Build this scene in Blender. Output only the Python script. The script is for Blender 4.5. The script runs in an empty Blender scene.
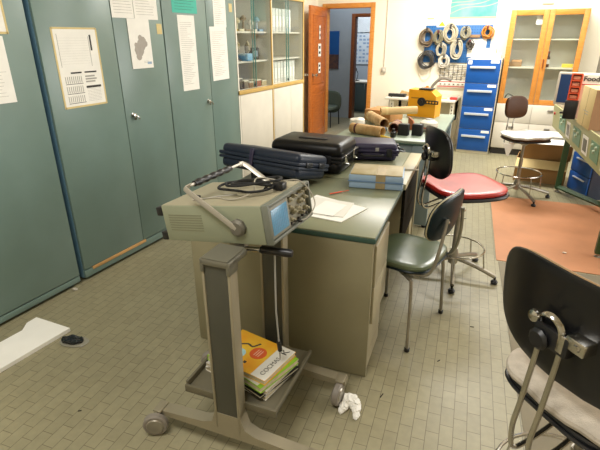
import bpy, bmesh, math, random
from mathutils import Vector, Matrix
random.seed(7)
PI = math.pi
R = math.radians
COL = bpy.context.scene.collection
V3 = Vector

# ------------------------------------------------------------------ materials
def lin(h):
    h = h.lstrip('#'); out = []
    for i in (0, 2, 4):
        c = int(h[i:i+2], 16) / 255
        out.append(c/12.92 if c <= .04045 else ((c+.055)/1.055)**2.4)
    return (*out, 1)
MATS = {}
def mat(name, col, rough=.5, metal=0., noise=0., nscale=6., bump=0., bscale=60., col2=None, spec=.5, coat=0., stretch=None):
    if name in MATS: return MATS[name]
    m = bpy.data.materials.new(name); m.use_nodes = True; nt = m.node_tree
    b = nt.nodes['Principled BSDF']; c = lin(col)
    b.inputs['Roughness'].default_value = rough; b.inputs['Metallic'].default_value = metal
    b.inputs['Specular IOR Level'].default_value = spec
    b.inputs['Coat Weight'].default_value = coat; b.inputs['Coat Roughness'].default_value = .15
    tc = nt.nodes.new('ShaderNodeTexCoord'); src = tc.outputs['Object']
    if stretch:
        mp = nt.nodes.new('ShaderNodeMapping'); mp.inputs['Scale'].default_value = stretch
        nt.links.new(src, mp.inputs['Vector']); src = mp.outputs['Vector']
    n = nt.nodes.new('ShaderNodeTexNoise'); n.inputs['Scale'].default_value = nscale; n.inputs['Detail'].default_value = 6
    nt.links.new(src, n.inputs['Vector'])
    mx = nt.nodes.new('ShaderNodeMix'); mx.data_type = 'RGBA'
    d = lin(col2) if col2 else tuple(v*(1-max(noise, .06)) for v in c[:3])+(1,)
    mx.inputs['A'].default_value = c; mx.inputs['B'].default_value = d
    rp = nt.nodes.new('ShaderNodeMapRange'); rp.inputs['From Min'].default_value = .35; rp.inputs['From Max'].default_value = .68
    nt.links.new(n.outputs['Fac'], rp.inputs['Value']); nt.links.new(rp.outputs['Result'], mx.inputs['Factor'])
    nt.links.new(mx.outputs['Result'], b.inputs['Base Color'])
    if bump:
        n2 = nt.nodes.new('ShaderNodeTexNoise'); n2.inputs['Scale'].default_value = bscale; n2.inputs['Detail'].default_value = 3
        nt.links.new(src, n2.inputs['Vector'])
        bp = nt.nodes.new('ShaderNodeBump'); bp.inputs['Strength'].default_value = bump; bp.inputs['Distance'].default_value = .004
        nt.links.new(n2.outputs['Fac'], bp.inputs['Height']); nt.links.new(bp.outputs['Normal'], b.inputs['Normal'])
    MATS[name] = m; return m
def wood(name, c1, c2, rough=.35, sc=(2, 2, 14)):
    return mat(name, c1, rough, nscale=3.5, col2=c2, stretch=sc, bump=.05)
def glassmat():
    m = bpy.data.materials.new('clear_glass'); m.use_nodes = True; nt = m.node_tree; nt.nodes.clear()
    o = nt.nodes.new('ShaderNodeOutputMaterial'); mx = nt.nodes.new('ShaderNodeMixShader')
    t = nt.nodes.new('ShaderNodeBsdfTransparent'); g = nt.nodes.new('ShaderNodeBsdfGlossy')
    t.inputs['Color'].default_value = (.96, .98, .975, 1); g.inputs['Roughness'].default_value = .04
    f = nt.nodes.new('ShaderNodeValue'); f.outputs[0].default_value = .045
    nt.links.new(f.outputs[0], mx.inputs[0]); nt.links.new(t.outputs[0], mx.inputs[1]); nt.links.new(g.outputs[0], mx.inputs[2])
    nt.links.new(mx.outputs[0], o.inputs['Surface']); return m
GLASS = glassmat()
M_steelgreen = mat('greygreen_cabinet_paint', '738881', .32, noise=.10, nscale=2.2, col2='6b7f77', bump=.03, bscale=3)
M_steelblue = mat('blue_cabinet_edge', '64869a', .4, noise=.15)
M_darkgap = mat('dark_steel', '2c3634', .6)
M_chrome = mat('chrome', 'c9c6c0', .18, 1., noise=.1, nscale=9)
M_dchrome = mat('worn_steel', 'aaa498', .3, .75, noise=.25, nscale=14)
M_black = mat('black_plastic', '17171a', .38, noise=.2)
M_blackmatte = mat('black_rubber', '141414', .75)
M_white = mat('white_paint', 'd6cfc0', .55, noise=.04)
M_paper = mat('paper', 'efece4', .8, noise=.05, nscale=12)
M_ypaper = mat('yellowed_paper', 'd9c48c', .8, noise=.12, nscale=9)
M_ink = mat('printed_ink', 'a5a29a', .8)
M_dink = mat('dark_ink', '3a3735', .8)
M_cream = mat('cream_laminate', 'ded6bf', .45, noise=.06)
M_orange = wood('orange_varnished_wood', 'b8682a', 'a45720')
M_orange2 = wood('golden_varnished_wood', 'cf8c40', 'bd7830')
M_desk = mat('desk_steel_taupe', '8d866a', .42, noise=.12, nscale=2.5, col2='7f785d', bump=.04, bscale=5)
M_greentop = mat('green_desk_linoleum', '7a7f66', .32, noise=.12, nscale=4, col2='868468')
M_greenedge = mat('dark_green_edge', '2d4a41', .4)
M_creamtop = mat('cream_desk_top', 'c6bd9c', .4, noise=.1, nscale=4)
M_bluegrey = mat('bluegrey_steel', '7e8f98', .45, noise=.1, nscale=3)
M_blue = mat('bright_blue_paint', '0a4d96', .4, noise=.1, nscale=3)
M_card = mat('brown_cardboard', 'b58b58', .85, noise=.14, nscale=5, bump=.05)
M_card2 = mat('pale_cardboard', 'd8c088', .85, noise=.1, nscale=4)
M_yellow = mat('yellow_machine_paint', 'e59e08', .4, noise=.06)
M_scope = mat('scope_beige_grey', '8a8e76', .5, noise=.08, nscale=5, bump=.03)
M_scopetop = mat('scope_dusty_top', '9a9279', .55, noise=.12, nscale=6)
M_panelgrey = mat('scope_panel', '8a8674', .5, noise=.1)
M_crt = mat('crt_blue', '6ba2c8', .2, noise=.15, nscale=12)
M_coldark = mat('column_dark_grey', '454439', .5, noise=.1)
M_colmetal = mat('column_cream_metal', '9a917a', .4, .3, noise=.15)
M_tray = mat('tray_brown', '625c49', .5, noise=.12, nscale=8)
M_caseA = mat('navy_case_plastic', '222a39', .42, spec=.3, noise=.12, bump=.06, bscale=300)
M_caseB = mat('black_case_plastic', '151414', .36, spec=.25, noise=.1, bump=.06, bscale=300)
M_caseC = mat('purple_case_plastic', '332e47', .42, spec=.35, noise=.1, bump=.05, bscale=300)
M_bluebox = mat('light_blue_box', '93abc4', .45, noise=.08)
M_boxlid = mat('beige_box_lid', 'b3a684', .6, noise=.22, nscale=9, col2='9a8758')
M_tape = mat('packing_tape', 'a08d68', .25, noise=.2, nscale=25, coat=.6)
M_vinyl = mat('olive_green_vinyl', '4d5a44', .33, noise=.12, nscale=5, col2='5c6549', coat=.25)
M_teal = mat('dark_teal_vinyl', '0d1d22', .35, noise=.15, spec=.2)
M_piping = mat('cream_piping', 'a99f7f', .5)
M_red = mat('red_vinyl', 'a31813', .36, noise=.14, nscale=5, col2='b42a22', coat=.2)
M_brownv = mat('dark_brown_vinyl', '43260f', .45, noise=.15, spec=.25)
M_fabric = mat('grey_cushion_fabric', 'bbb1a2', .95, noise=.2, nscale=30, bump=.5, bscale=260)
M_cloth = mat('white_speckled_cloth', 'd9d6cf', .9, noise=.25, nscale=60, bump=.3, bscale=120)
M_greenp = mat('dark_green_paint', '2f5230', .42, noise=.12)
M_sage = mat('sage_panel_paint', 'a8a676', .5, noise=.08)
M_matorange = mat('orange_rubber_mat', 'bd8158', .6, noise=.10, nscale=3, col2='ac754e', bump=.05, bscale=40)
M_matgrey = mat('grey_rubber_mat', '80765f', .7, noise=.12, nscale=4, col2='736a55')
M_navy = mat('dark_navy_steel', '323b4c', .45, noise=.08)
M_orangered = mat('orange_red_plastic', 'd4502a', .5)
M_wallw = mat('white_plaster', 'ece4d0', .85, noise=.05, nscale=1.5, bump=.05, bscale=30)
M_corr = mat('pale_blue_plaster', 'a9b2bc', .85, noise=.05)
M_shelfgrey = mat('grey_shelving', '6c6a60', .5, noise=.1)
M_binder = mat('binder_white', 'd5d3cb', .6)
M_screen = mat('dark_blue_screen', '23406e', .25)
M_cork = mat('printed_tan_tube', 'c9a877', .7, noise=.35, nscale=16, col2='a87f4c')
M_maroon = mat('maroon_print', '5e2226', .6, noise=.3, nscale=20)
M_bamboo = mat('aged_box_wood', 'c08a50', .6, noise=.2)

# ------------------------------------------------------------------ mesh builder
def frame_from(d):
    d = V3(d).normalized()
    a = V3((0, 0, 1)) if abs(d.z) < .95 else V3((1, 0, 0))
    x = a.cross(d).normalized(); return x, d.cross(x)
class MB:
    def __init__(s): s.bm = bmesh.new(); s.mi = 0
    def use(s, i): s.mi = i; return s
    def _fin(s, faces):
        for f in faces: f.material_index = s.mi; f.smooth = True
    def add(s, verts, faces):
        vs = [s.bm.verts.new(v) for v in verts]; fs = []
        for f in faces:
            try: fs.append(s.bm.faces.new([vs[i] for i in f]))
            except ValueError: pass
        s._fin(fs); return vs
    def box(s, a, b, bev=0., rot=None, seg=2, xf=None):
        c = [(a[i]+b[i])/2 for i in range(3)]; d = [abs(b[i]-a[i]) for i in range(3)]
        t = bmesh.new(); bmesh.ops.create_cube(t, size=1)
        for v in t.verts: v.co = V3((v.co.x*d[0], v.co.y*d[1], v.co.z*d[2]))
        if bev: bmesh.ops.bevel(t, geom=t.edges[:], offset=min(bev, min(d)*.45), segments=seg, profile=.5, affect='EDGES')
        m = Matrix.Translation(c)
        if rot is not None: m = m @ rot.to_4x4()
        if xf is not None: m = xf @ m
        t.verts.index_update()
        s.add([m @ v.co for v in t.verts], [[v.index for v in f.verts] for f in t.faces]); t.free(); return s
    def loft(s, rings, cap=True, closed=False):
        n = len(rings[0]); vs = [p for r in rings for p in r]; fs = []
        k = len(rings)
        for i in range(k if closed else k-1):
            j = (i+1) % k
            for q in range(n):
                fs.append((i*n+q, i*n+(q+1) % n, j*n+(q+1) % n, j*n+q))
        if cap and not closed:
            fs.append(tuple(reversed(range(n)))); fs.append(tuple(range((k-1)*n, k*n)))
        s.add(vs, fs); return s
    def cyl(s, p, q, r, r2=None, seg=16, cap=True):
        p, q = V3(p), V3(q); x, y = frame_from(q-p); r2 = r if r2 is None else r2
        R1 = [p+(x*math.cos(a)+y*math.sin(a))*r for a in [2*PI*i/seg for i in range(seg)]]
        R2 = [q+(x*math.cos(a)+y*math.sin(a))*r2 for a in [2*PI*i/seg for i in range(seg)]]
        return s.loft([R1, R2], cap)
    def lathe(s, prof, c=(0, 0, 0), ax=(0, 0, 1), seg=20):
        c = V3(c); d = V3(ax).normalized(); x, y = frame_from(d)
        return s.loft([[c+d*h+(x*math.cos(a)+y*math.sin(a))*max(r, .0002) for a in [2*PI*i/seg for i in range(seg)]] for r, h in prof])
    def tube(s, pts, r, seg=8, closed=False, sub=0, flat=None):
        pts = [V3(p) for p in pts]
        if sub:
            n = len(pts); o = []
            for i in range(n if closed else n-1):
                g = lambda k: pts[k % n] if closed else pts[max(0, min(n-1, k))]
                a, b, c, d = g(i-1), g(i), g(i+1), g(i+2)
                for j in range(sub):
                    t = j/sub
                    o.append(.5*((2*b)+(-a+c)*t+(2*a-5*b+4*c-d)*t*t+(-a+3*b-3*c+d)*t**3))
            if not closed: o.append(pts[-1])
            pts = o
        n = len(pts); rings = []; px = None
        for i in range(n):
            if closed: t = pts[(i+1) % n]-pts[i-1]
            else: t = pts[min(i+1, n-1)]-pts[max(i-1, 0)]
            t.normalize()
            if px is None: px, py = frame_from(t)
            else:
                px = (px-t*px.dot(t)).normalized(); py = t.cross(px)
            a_, b_ = (r, r) if not flat else flat
            rings.append([pts[i]+px*math.cos(a)*a_+py*math.sin(a)*b_ for a in [2*PI*k/seg for k in range(seg)]])
        return s.loft(rings, True, closed)
    def ring(s, c, R_, r, seg=28, ts=7, ax='z', sx=1., sy=1.):
        c = V3(c); pts = []
        for i in range(seg):
            a = 2*PI*i/seg; u, v = R_*math.cos(a)*sx, R_*math.sin(a)*sy
            pts.append(c+(V3((u, v, 0)) if ax == 'z' else V3((u, 0, v)) if ax == 'y' else V3((0, u, v))))
        return s.tube(pts, r, ts, True)
    def prism(s, poly, d0, d1, plane='xy'):
        f = {'xy': lambda u, v, w: (u, v, w), 'xz': lambda u, v, w: (u, w, v), 'yz': lambda u, v, w: (w, u, v)}[plane]
        return s.loft([[V3(f(u, v, d0)) for u, v in poly], [V3(f(u, v, d1)) for u, v in poly]])
    def pad(s, w, h, th, n=4., fn=None, seg=40, rings=7, dome=.3):
        """super-elliptic cushion in a (u,v) plane, thickness along w; fn maps (u,v,w) to a point"""
        fn = fn or (lambda u, v, t: (u, v, t))
        def pt(r, a, t):
            c, q = math.cos(a), math.sin(a)
            return V3(fn(w/2*r*math.copysign(abs(c)**(2/n), c), h/2*r*math.copysign(abs(q)**(2/n), q), t))
        prof = []
        for i in range(rings): 
            x = (i+1)/rings; prof.append((x*.94, th/2*(1-dome*x*x)))
        e = th/2*(1-dome)
        prof += [(.985, e*.7), (1., 0.), (.985, -e*.7)]
        prof += [(p[0], -p[1]) for p in reversed(prof[:rings])]
        rs = [[pt(r, 2*PI*k/seg, t) for k in range(seg)] for r, t in prof]
        return s.loft(rs)
    def build(s, name, m, parent=None, loc=None, rot=None):
        bmesh.ops.recalc_face_normals(s.bm, faces=s.bm.faces[:])
        me = bpy.data.meshes.new(name); s.bm.to_mesh(me); s.bm.free()
        for x in (m if isinstance(m, (list, tuple)) else [m]): me.materials.append(x)
        me.set_sharp_from_angle(angle=R(32))
        o = bpy.data.objects.new(name, me); COL.objects.link(o)
        if parent: o.parent = parent
        if loc: o.location = loc
        if rot: o.rotation_euler = rot
        return o
def T(name, label, cat, loc=(0, 0, 0), rz=0., group=None, rot=None):
    o = bpy.data.objects.new(name, None); COL.objects.link(o); o.empty_display_size = .05
    o.location = loc; o.rotation_euler = rot if rot else (0, 0, rz)
    return tag(o, label, cat, group)
def tag(o, label, cat, group=None):
    o['label'] = label; o['category'] = cat
    if group: o['group'] = group
    return o
def S(o): o['kind'] = 'structure'; return o
def kids(o): return [c for c in bpy.data.objects if c.parent == o]
def dup(o, loc, rot=None, label=None, name=None):
    def cp(x, p):
        c = x.copy(); COL.objects.link(c)
        if p: c.parent = p
        for k in kids(x): cp(k, c)
        return c
    c = cp(o, None); c.location = loc
    if rot is not None: c.rotation_euler = rot
    if label: c['label'] = label
    return c
def text(name, body, size, m, parent, loc, rot, ext=.0006, sx=1., bold=0.):
    cu = bpy.data.curves.new(name, 'FONT'); cu.body = body; cu.size = size; cu.extrude = ext; cu.offset = bold; cu.align_x = 'CENTER'; cu.align_y = 'CENTER'
    t = bpy.data.objects.new('tmp', cu); COL.objects.link(t)
    dg = bpy.context.evaluated_depsgraph_get(); me = bpy.data.meshes.new_from_object(t.evaluated_get(dg))
    bpy.data.objects.remove(t); me.name = name; me.materials.clear(); me.materials.append(m)
    o = bpy.data.objects.new(name, me); COL.objects.link(o); o.parent = parent; o.location = loc; o.rotation_euler = rot; o.scale = (sx, 1, 1)
    return o

# ------------------------------------------------------------------ the setting
# world axes: x along the back wall (right), y into the room, z up; the tiles are laid 6.1 deg off the walls
A = .107
def floor_material():
    m = bpy.data.materials.new('beige_clinker_tiles'); m.use_nodes = True; nt = m.node_tree; N = nt.nodes; L = nt.links
    b = N['Principled BSDF']; tc = N.new('ShaderNodeTexCoord')
    mp = N.new('ShaderNodeMapping'); mp.inputs['Rotation'].default_value = (0, 0, -A)
    L.new(tc.outputs['Object'], mp.inputs['Vector'])
    sp = N.new('ShaderNodeSeparateXYZ'); L.new(mp.outputs[0], sp.inputs[0])
    ax = N.new('ShaderNodeMath'); ax.operation = 'SUBTRACT'; ax.inputs[1].default_value = .72*.1131-1.131*20
    ay = N.new('ShaderNodeMath'); ay.operation = 'SUBTRACT'; ay.inputs[1].default_value = .0059-.05654*200
    L.new(sp.outputs['Y'], ax.inputs[0]); L.new(sp.outputs['X'], ay.inputs[0])
    cb = N.new('ShaderNodeCombineXYZ'); L.new(ax.outputs[0], cb.inputs[0]); L.new(ay.outputs[0], cb.inputs[1])
    br = N.new('ShaderNodeTexBrick'); L.new(cb.outputs[0], br.inputs['Vector'])
    br.inputs['Color1'].default_value = lin('979073'); br.inputs['Color2'].default_value = lin('90896d')
    br.inputs['Mortar'].default_value = lin('6d644d')
    br.inputs['Scale'].default_value = 1; br.inputs['Mortar Size'].default_value = .0017; br.inputs['Mortar Smooth'].default_value = .3
    br.inputs['Brick Width'].default_value = .1131; br.inputs['Row Height'].default_value = .05654; br.offset = .5; br.offset_frequency = 2
    n = N.new('ShaderNodeTexNoise'); n.inputs['Scale'].default_value = 1.3; n.inputs['Detail'].default_value = 8; n.inputs['Roughness'].default_value = .6
    L.new(tc.outputs['Object'], n.inputs['Vector'])
    n2 = N.new('ShaderNodeTexNoise'); n2.inputs['Scale'].default_value = 28; n2.inputs['Detail'].default_value = 4
    L.new(tc.outputs['Object'], n2.inputs['Vector'])
    r1 = N.new('ShaderNodeMapRange'); r1.inputs['From Min'].default_value = .35; r1.inputs['From Max'].default_value = .7; r1.inputs['To Min'].default_value = 1.04; r1.inputs['To Max'].default_value = .84
    L.new(n.outputs['Fac'], r1.inputs[0])
    r2 = N.new('ShaderNodeMapRange'); r2.inputs['From Min'].default_value = .3; r2.inputs['From Max'].default_value = .75; r2.inputs['To Min'].default_value = 1.04; r2.inputs['To Max'].default_value = .9
    L.new(n2.outputs['Fac'], r2.inputs[0])
    mu = N.new('ShaderNodeMath'); mu.operation = 'MULTIPLY'; L.new(r1.outputs[0], mu.inputs[0]); L.new(r2.outputs[0], mu.inputs[1])
    vm = N.new('ShaderNodeVectorMath'); vm.operation = 'SCALE'; L.new(br.outputs['Color'], vm.inputs[0]); L.new(mu.outputs[0], vm.inputs['Scale'])
    L.new(vm.outputs[0], b.inputs['Base Color'])
    b.inputs['Roughness'].default_value = .42
    bp = N.new('ShaderNodeBump'); bp.inputs['Strength'].default_value = .25; bp.inputs['Distance'].default_value = .0015; bp.invert = True
    L.new(br.outputs['Fac'], bp.inputs['Height']); L.new(bp.outputs[0], b.inputs['Normal'])
    return m
YB = 7.6; XL = -3.35; XR = 2.6; YN = -1.6; ZC = 3.05
S(MB().box((-5.6, YN, -.1), (XR, 12.2, 0)).build('floor', floor_material()))
S(MB().box((-5.6, YN, ZC), (XR, 12.2, ZC+.1)).build('ceiling', M_wallw))
S(MB().box((XL-.12, YN, 0), (XL, YB, ZC)).build('wall_left', M_wallw))
S(MB().box((XR, YN, 0), (XR+.12, YB+.12, ZC)).build('wall_right', M_wallw))
S(MB().box((XL-.12, YN-.12, 0), (XR+.12, YN, ZC)).build('wall_near', M_wallw))
# back wall with its doorway
DX0, DX1, DZ = -3.2, -2.44, 2.02
mb = MB(); mb.box((XL-.12, YB, 0), (DX0-.05, YB+.14, ZC)); mb.box((DX1+.04, YB, 0), (XR, YB+.14, ZC)); mb.box((DX0-.05, YB, DZ+.04), (DX1+.04, YB+.14, ZC))
S(mb.build('wall_back', M_wallw))
mb = MB()
mb.box((DX0-.06, YB-.02, 0), (DX0, YB+.16, DZ+.07), .004); mb.box((DX1, YB-.02, 0), (DX1+.07, YB+.16, DZ+.07), .004); mb.box((DX0, YB-.02, DZ), (DX1, YB+.16, DZ+.07), .004)
S(mb.build('trim_1', M_orange2))
S(MB().box((DX1+.07, YB-.012, 0), (XR, YB, .09)).build('baseboard_back', M_cream))
# door leaf, opened into the room
d = S(bpy.data.objects.new('door_1', None)); COL.objects.link(d)
d.location = (DX0+.01, YB-.03, .01); d.rotation_euler = (0, 0, R(-85.5))
mb = MB(); mb.box((0, -.02, 0), (.77, .02, 2.02), .003)
mb.build('door_leaf', M_orange, d)
mb = MB()
for s_ in (-1, 1):
    for (z0, z1) in ((.12, .72), (.88, 1.9)):
        for a_, b_ in (((.10, z0), (.67, z0+.02)), ((.10, z1-.02), (.67, z1)), ((.10, z0), (.12, z1)), ((.65, z0), (.67, z1))):
            mb.box((a_[0], min(s_*.02, s_*.026), a_[1]), (b_[0], max(s_*.02, s_*.026), b_[1]), .002)
    mb.box((.12, min(s_*.02, s_*.024), .74), (.65, max(s_*.02, s_*.024), .85), .003)
mb.build('moulding', M_orange, d)
mb = MB()
for s_ in (-1, 1):
    mb.cyl((.70, s_*.02, 1.03), (.70, s_*.03, 1.03), .026); mb.cyl((.70, s_*.02, 1.03), (.70, s_*.07, 1.03), .01); mb.lathe([(.001, 0), (.02, .004), (.027, .02), (.02, .038), (.001, .042)], (.70, s_*.065, 1.03), (0, s_, 0))
mb.build('door_handle', M_chrome, d)
def paper_sheet(label, loc, w, h, draw, m0=M_paper, axis='y', rot=0., group=None, tilt=0, cat='paper', name='paper_sheet', mats=None):
    """thin sheet; local x right, z up, y thickness (front = -y)"""
    mb = MB(); mb.box((-w/2, 0, -h/2), (w/2, .0012, h/2)); 
    if draw: draw(mb, w, h)
    o = mb.build(name, mats or [m0, M_ink, M_dink, M_ypaper, M_bluebox], None, loc, (0, tilt, rot))
    return tag(o, label, cat, group)
def lines(mb, w, h, n, x0=.1, x1=.9, z0=.08, z1=.92, th=.0035, mi=1, rnd=.3):
    mb.use(mi)
    for i in range(n):
        z = -h/2+h*(z0+(z1-z0)*(i+.5)/n); e = x1-(x1-x0)*random.random()*rnd
        mb.box((-w/2+w*x0, -.0006, z-th/2), (-w/2+w*e, 0, z+th/2))
    mb.use(0)
dr = R(176)-PI/2  # door papers face
for z, h, w, lab in ((1.66, .20, .05, 'narrow white notice strip, uppermost on the orange wooden door'), (1.40, .19, .13, 'cream framed notice, middle one on the orange wooden door'), (1.13, .16, .10, 'small white notice, lowest on the orange wooden door above the knob')):
    p = V3((.38, .0285, z)); q = Matrix.Rotation(R(-85.5), 3, 'Z') @ p
    o = paper_sheet(lab, (d.location.x+q.x, d.location.y+q.y, z), w, h, lambda mb, w, h: (mb.use(2), mb.box((-w*.3, -.0006, h*.1), (w*.3, 0, h*.32)), mb.box((-w*.3, -.0006, -h*.3), (w*.3, 0, -h*.1)), mb.use(0)), rot=R(94.5), name='notice', cat='notice', group='notices on the wooden door')

# corridor and the room beyond it
S(MB().box((-5.6, 9.3, 0), (-3.33, 9.42, ZC)).build('wall_corridor', M_corr))
mb = MB(); mb.box((-2.42, 9.3, 0), (1.6, 9.42, ZC)); mb.box((-3.33, 9.3, 1.97), (-2.42, 9.42, ZC)); S(mb.build('wall_corridor_right', M_corr))
S(MB().box((-5.7, YB, 0), (-5.6, 12.2, ZC)).build('wall_corridor_end', M_corr))
S(MB().box((1.5, YB+.14, 0), (1.6, 12.2, ZC)).build('wall_corridor_far_end', M_corr))
S(MB().box((-5.6, 12.1, 0), (1.6, 12.2, ZC)).build('wall_far', M_corr))
mb = MB(); mb.box((-3.36, 9.27, 0), (-3.29, 9.44, 2.01), .004); mb.box((-2.43, 9.27, 0), (-2.36, 9.44, 2.01), .004); mb.box((-3.29, 9.27, 1.95), (-2.43, 9.44, 2.01), .004)
S(mb.build('trim_2', wood('red_brown_wood', '8a4a22', '77401e')))
mb = MB().box((-.24, 0, -.36), (.24, .012, .36)); mb.use(1).box((-.24, -.001, -.36), (.24, 0, -.08)); 
o = mb.build('poster', [mat('poster_sky', '1d5ea8', .5, noise=.2, nscale=3), mat('poster_rocks', '4c3c40', .6, noise=.5, nscale=12, col2='7a5340')], None, (-3.86, 9.2878, 1.34))
tag(o, 'poster of rocky desert under deep blue sky on the corridor wall', 'poster')
# a grey-green upholstered chair in the corridor
t = T('visitor_chair', 'dark green padded chair against the corridor wall beyond the doorway', 'chair', (-3.50, 8.30, 0), R(-90))
MB().pad(.46, .46, .08, 4, lambda u, v, w: (u, v, .34+w)).build('seat', mat('dull_green_fabric', '4f5a50', .9), t)
MB().pad(.50, .42, .07, 3, lambda u, v, w: (-.24+w-.1*v, u, .42+v)).build('backrest', MATS['dull_green_fabric'], t)
for sx in (-1, 1):
    for sy in (-1, 1): MB().tube([(sx*.2, sy*.21, .31), (sx*.22, sy*.22, .004)], .011).build('leg', M_black, t)
# far room furniture
t = T('storage_cabinet', 'dark grey-green low cabinet in the far room beyond the second doorway', 'cabinet', (-3.55, 10.25, 0))
MB().box((-.75, 0, .0), (.75, .5, .63), .004).build('body', mat('dark_greygreen', '4b5a58', .5), t)
for i in range(3): 
    dd = MB().box((-.74+i*.495, -.016, .04), (-.255+i*.495, 0, .61), .003).build('door', MATS['dark_greygreen'], t); MB().box((-.30+i*.495, -.03, .5), (-.29+i*.495, -.015, .62), .002).build('handle', M_chrome, dd)
MB().box((-.77, -.02, .63), (.77, .52, .66), .003).build('worktop', M_white, t)
t = T('desk_lamp', 'small dark desk lamp on the low cabinet of the far room', 'lamp', (-3.62, 10.45, .661))
MB().lathe([(.07, 0), (.07, .015), (.01, .02)]).build('base', M_black, t)
MB().tube([(0, 0, .015), (.03, 0, .16), (-.05, 0, .26)], .008, sub=4).build('arm', M_black, t)
MB().lathe([(.05, 0), (.055, .03), (.02, .09)], (-.05, -.01, .22)).build('lamp_shade', M_black, t)
o = MB().box((-.33, 0, -.42), (.33, .01, .42)); o.use(1)
for i in range(9):
    for j in range(6):
        if random.random() < .75: o.box((-.28+j*.1, -.001, -.36+i*.085), (-.28+j*.1+.05+.03*random.random(), 0, -.36+i*.085+.045))
o = o.build('wall_chart', [mat('chart_pale', 'c9d2da', .6), mat('chart_blue', '8ba0bb', .6)], None, (-4.07, 12.08, 1.35)); tag(o, 'pale blue printed wall chart in the far room', 'chart')
mb = MB()
for i in range(16): mb.box((-.5, 0, i*.025), (.5, .02, i*.025+.019), rot=None)
w_ = S(mb.build('window_1', mat('blind_white', 'e6ecf0', .5), None, (-4.0, 12.06, 1.70)))

# ------------------------------------------------------------------ tall steel cabinets along the left wall
def steel_cabinet(y0, y1, label, seams, zb=.065, handle_y=None, xback=-3.05):
    t = T('steel_cabinet', label, 'cabinet', (-2.6, y0, 0), 0, 'tall grey-green steel cabinets')
    W = y1-y0; H_ = 2.1
    mb = MB()
    mb.box((-.47, 0, .022), (-.022, .02, H_), .002); mb.box((-.47, W-.02, .022), (-.022, W, H_), .002)
    for yy in (.04, W-.08): mb.box((-.08, yy, 0), (-.04, yy+.04, .03)); mb.box((-.44, yy, 0), (-.40, yy+.04, .03))
    mb.box((-.47, .02, H_-.03), (-.022, W-.02, H_)); mb.box((-.47, .02, .03), (-.45, W-.02, H_-.03)); mb.box((-.45, .02, .022), (-.022, W-.02, .04))
    mb.build('body', M_steelblue, t)
    MB().box((-.03, .002, .024), (-.003, W-.002, zb-.008), .003).build('plinth', M_steelgreen, t)
    MB().box((-.43, .03, 1.0), (-.06, W-.03, 1.02)).build('shelf', M_steelgreen, t)
    n = len(seams)+1; ed = [0]+seams+[W]
    for i in range(n):
        dd = MB().box((-.02, ed[i]+.003, zb), (0, ed[i+1]-.003, H_-.02), .003).build('door', M_steelgreen, t)
        if handle_y is not None and i == n-1:
            hy, hz = handle_y
            mb = MB(); mb.lathe([(.017, 0), (.017, .004), (.009, .006), (.009, .02)], (0, hy, hz), (1, 0, 0)); mb.box((.016, hy-.012, hz-.034), (.026, hy+.012, hz+.012), .004); mb.tube([(.02, hy, hz), (.03, hy+.02, hz-.012), (.03, hy+.032, hz-.03)], .005)
            mb.build('door_handle', M_chrome, dd)
    return t
steel_cabinet(.78, 1.858, 'grey-green steel cabinet nearest the camera, with two papers at its left', [], .072)
c2 = steel_cabinet(1.9, 2.968, 'middle grey-green steel cabinet with a taped notice sheet and map drawing', [.575], .088, (.645, 1.068))
# a light wooden shelf edge shows below the slightly raised doors
MB().box((-.018, .07, .063), (.001, .60, .0865), .002).build('wooden_strip', mat('bare_orange_wood', 'd3a468', .6, noise=.2), c2)
steel_cabinet(2.974, 3.965, 'grey-green steel cabinet farthest down the row, with a turquoise card', [.55], .088, (.49, 1.063))
# papers on the cabinet doors: sheets face +x, local x runs along -y -> rot 90deg
def dpaper(label, y, z, w, h, draw=None, m0=M_paper, tilt=0., name='paper_sheet', dx=.0015, mats=None):
    return paper_sheet(label, (-2.6+dx, y, z), w, h, draw, m0, rot=PI/2, tilt=tilt, group='papers taped to the steel cabinets', name=name, mats=mats)
def tape_corners(mb, w, h):
    mb.use(3)
    for sx in (-1, 1):
        mb.box((sx*w/2-.006, -.0006, -h/2-.003), (sx*w/2+.006, 0, h/2+.003))
    mb.box((-w/2, -.0006, -h/2-.004), (w/2, 0, -h/2+.008)); mb.box((-w/2, -.0006, h/2-.006), (w/2, 0, h/2+.005)); mb.use(0)
def d_notice(mb, w, h):
    tape_corners(mb, w, h)
    mb.use(1)
    for (a, b, c, e) in ((-.42, .44, .40, .43), (-.42, .02, -.41, .43), (.28, .02, .29, .40)): mb.box((a*w, -.0006, b*h), (c*w, 0, e*h if e > b else b*h))
    mb.use(1)
    for i in range(11): mb.box((-.40*w, -.0004, (.06+i*.032)*h), (.26*w, 0, (.061+i*.032)*h))
    mb.use(2); mb.box((.31*w, -.0007, .22*h), (.35*w, 0, .42*h)); mb.box((-.25*w, -.0007, -.065*h), (.0*w, 0, -.045*h)); mb.box((.07*w, -.0007, -.065*h), (.36*w, 0, -.045*h)); mb.box((.06*w, -.0007, -.265*h), (.42*w, 0, -.235*h))
    for r in range(3):
        mb.use(2); mb.box((-.40*w, -.0006, (-.20-r*.125)*h), (.0*w, 0, (-.193-r*.125)*h))
        mb.use(1)
        for k in range(9): mb.box(((-.395+k*.045)*w, -.0006, (-.185-r*.125)*h), ((-.38+k*.045)*w, 0, (-.10-r*.125)*h))
    for r in range(3): mb.box((.07*w, -.0006, (-.12-r*.035)*h), ((.30+.04*(r % 2))*w, 0, (-.10-r*.035)*h))
    for r in range(9): mb.box((.07*w, -.0004, (-.44+r*.02)*h), (.40*w, 0, (-.437+r*.02)*h))
    mb.use(0)
dpaper('large white notice sheet with printed table, yellowed tape at its edges', 2.16, 1.417, .325, .468, d_notice, tilt=.0)
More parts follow.
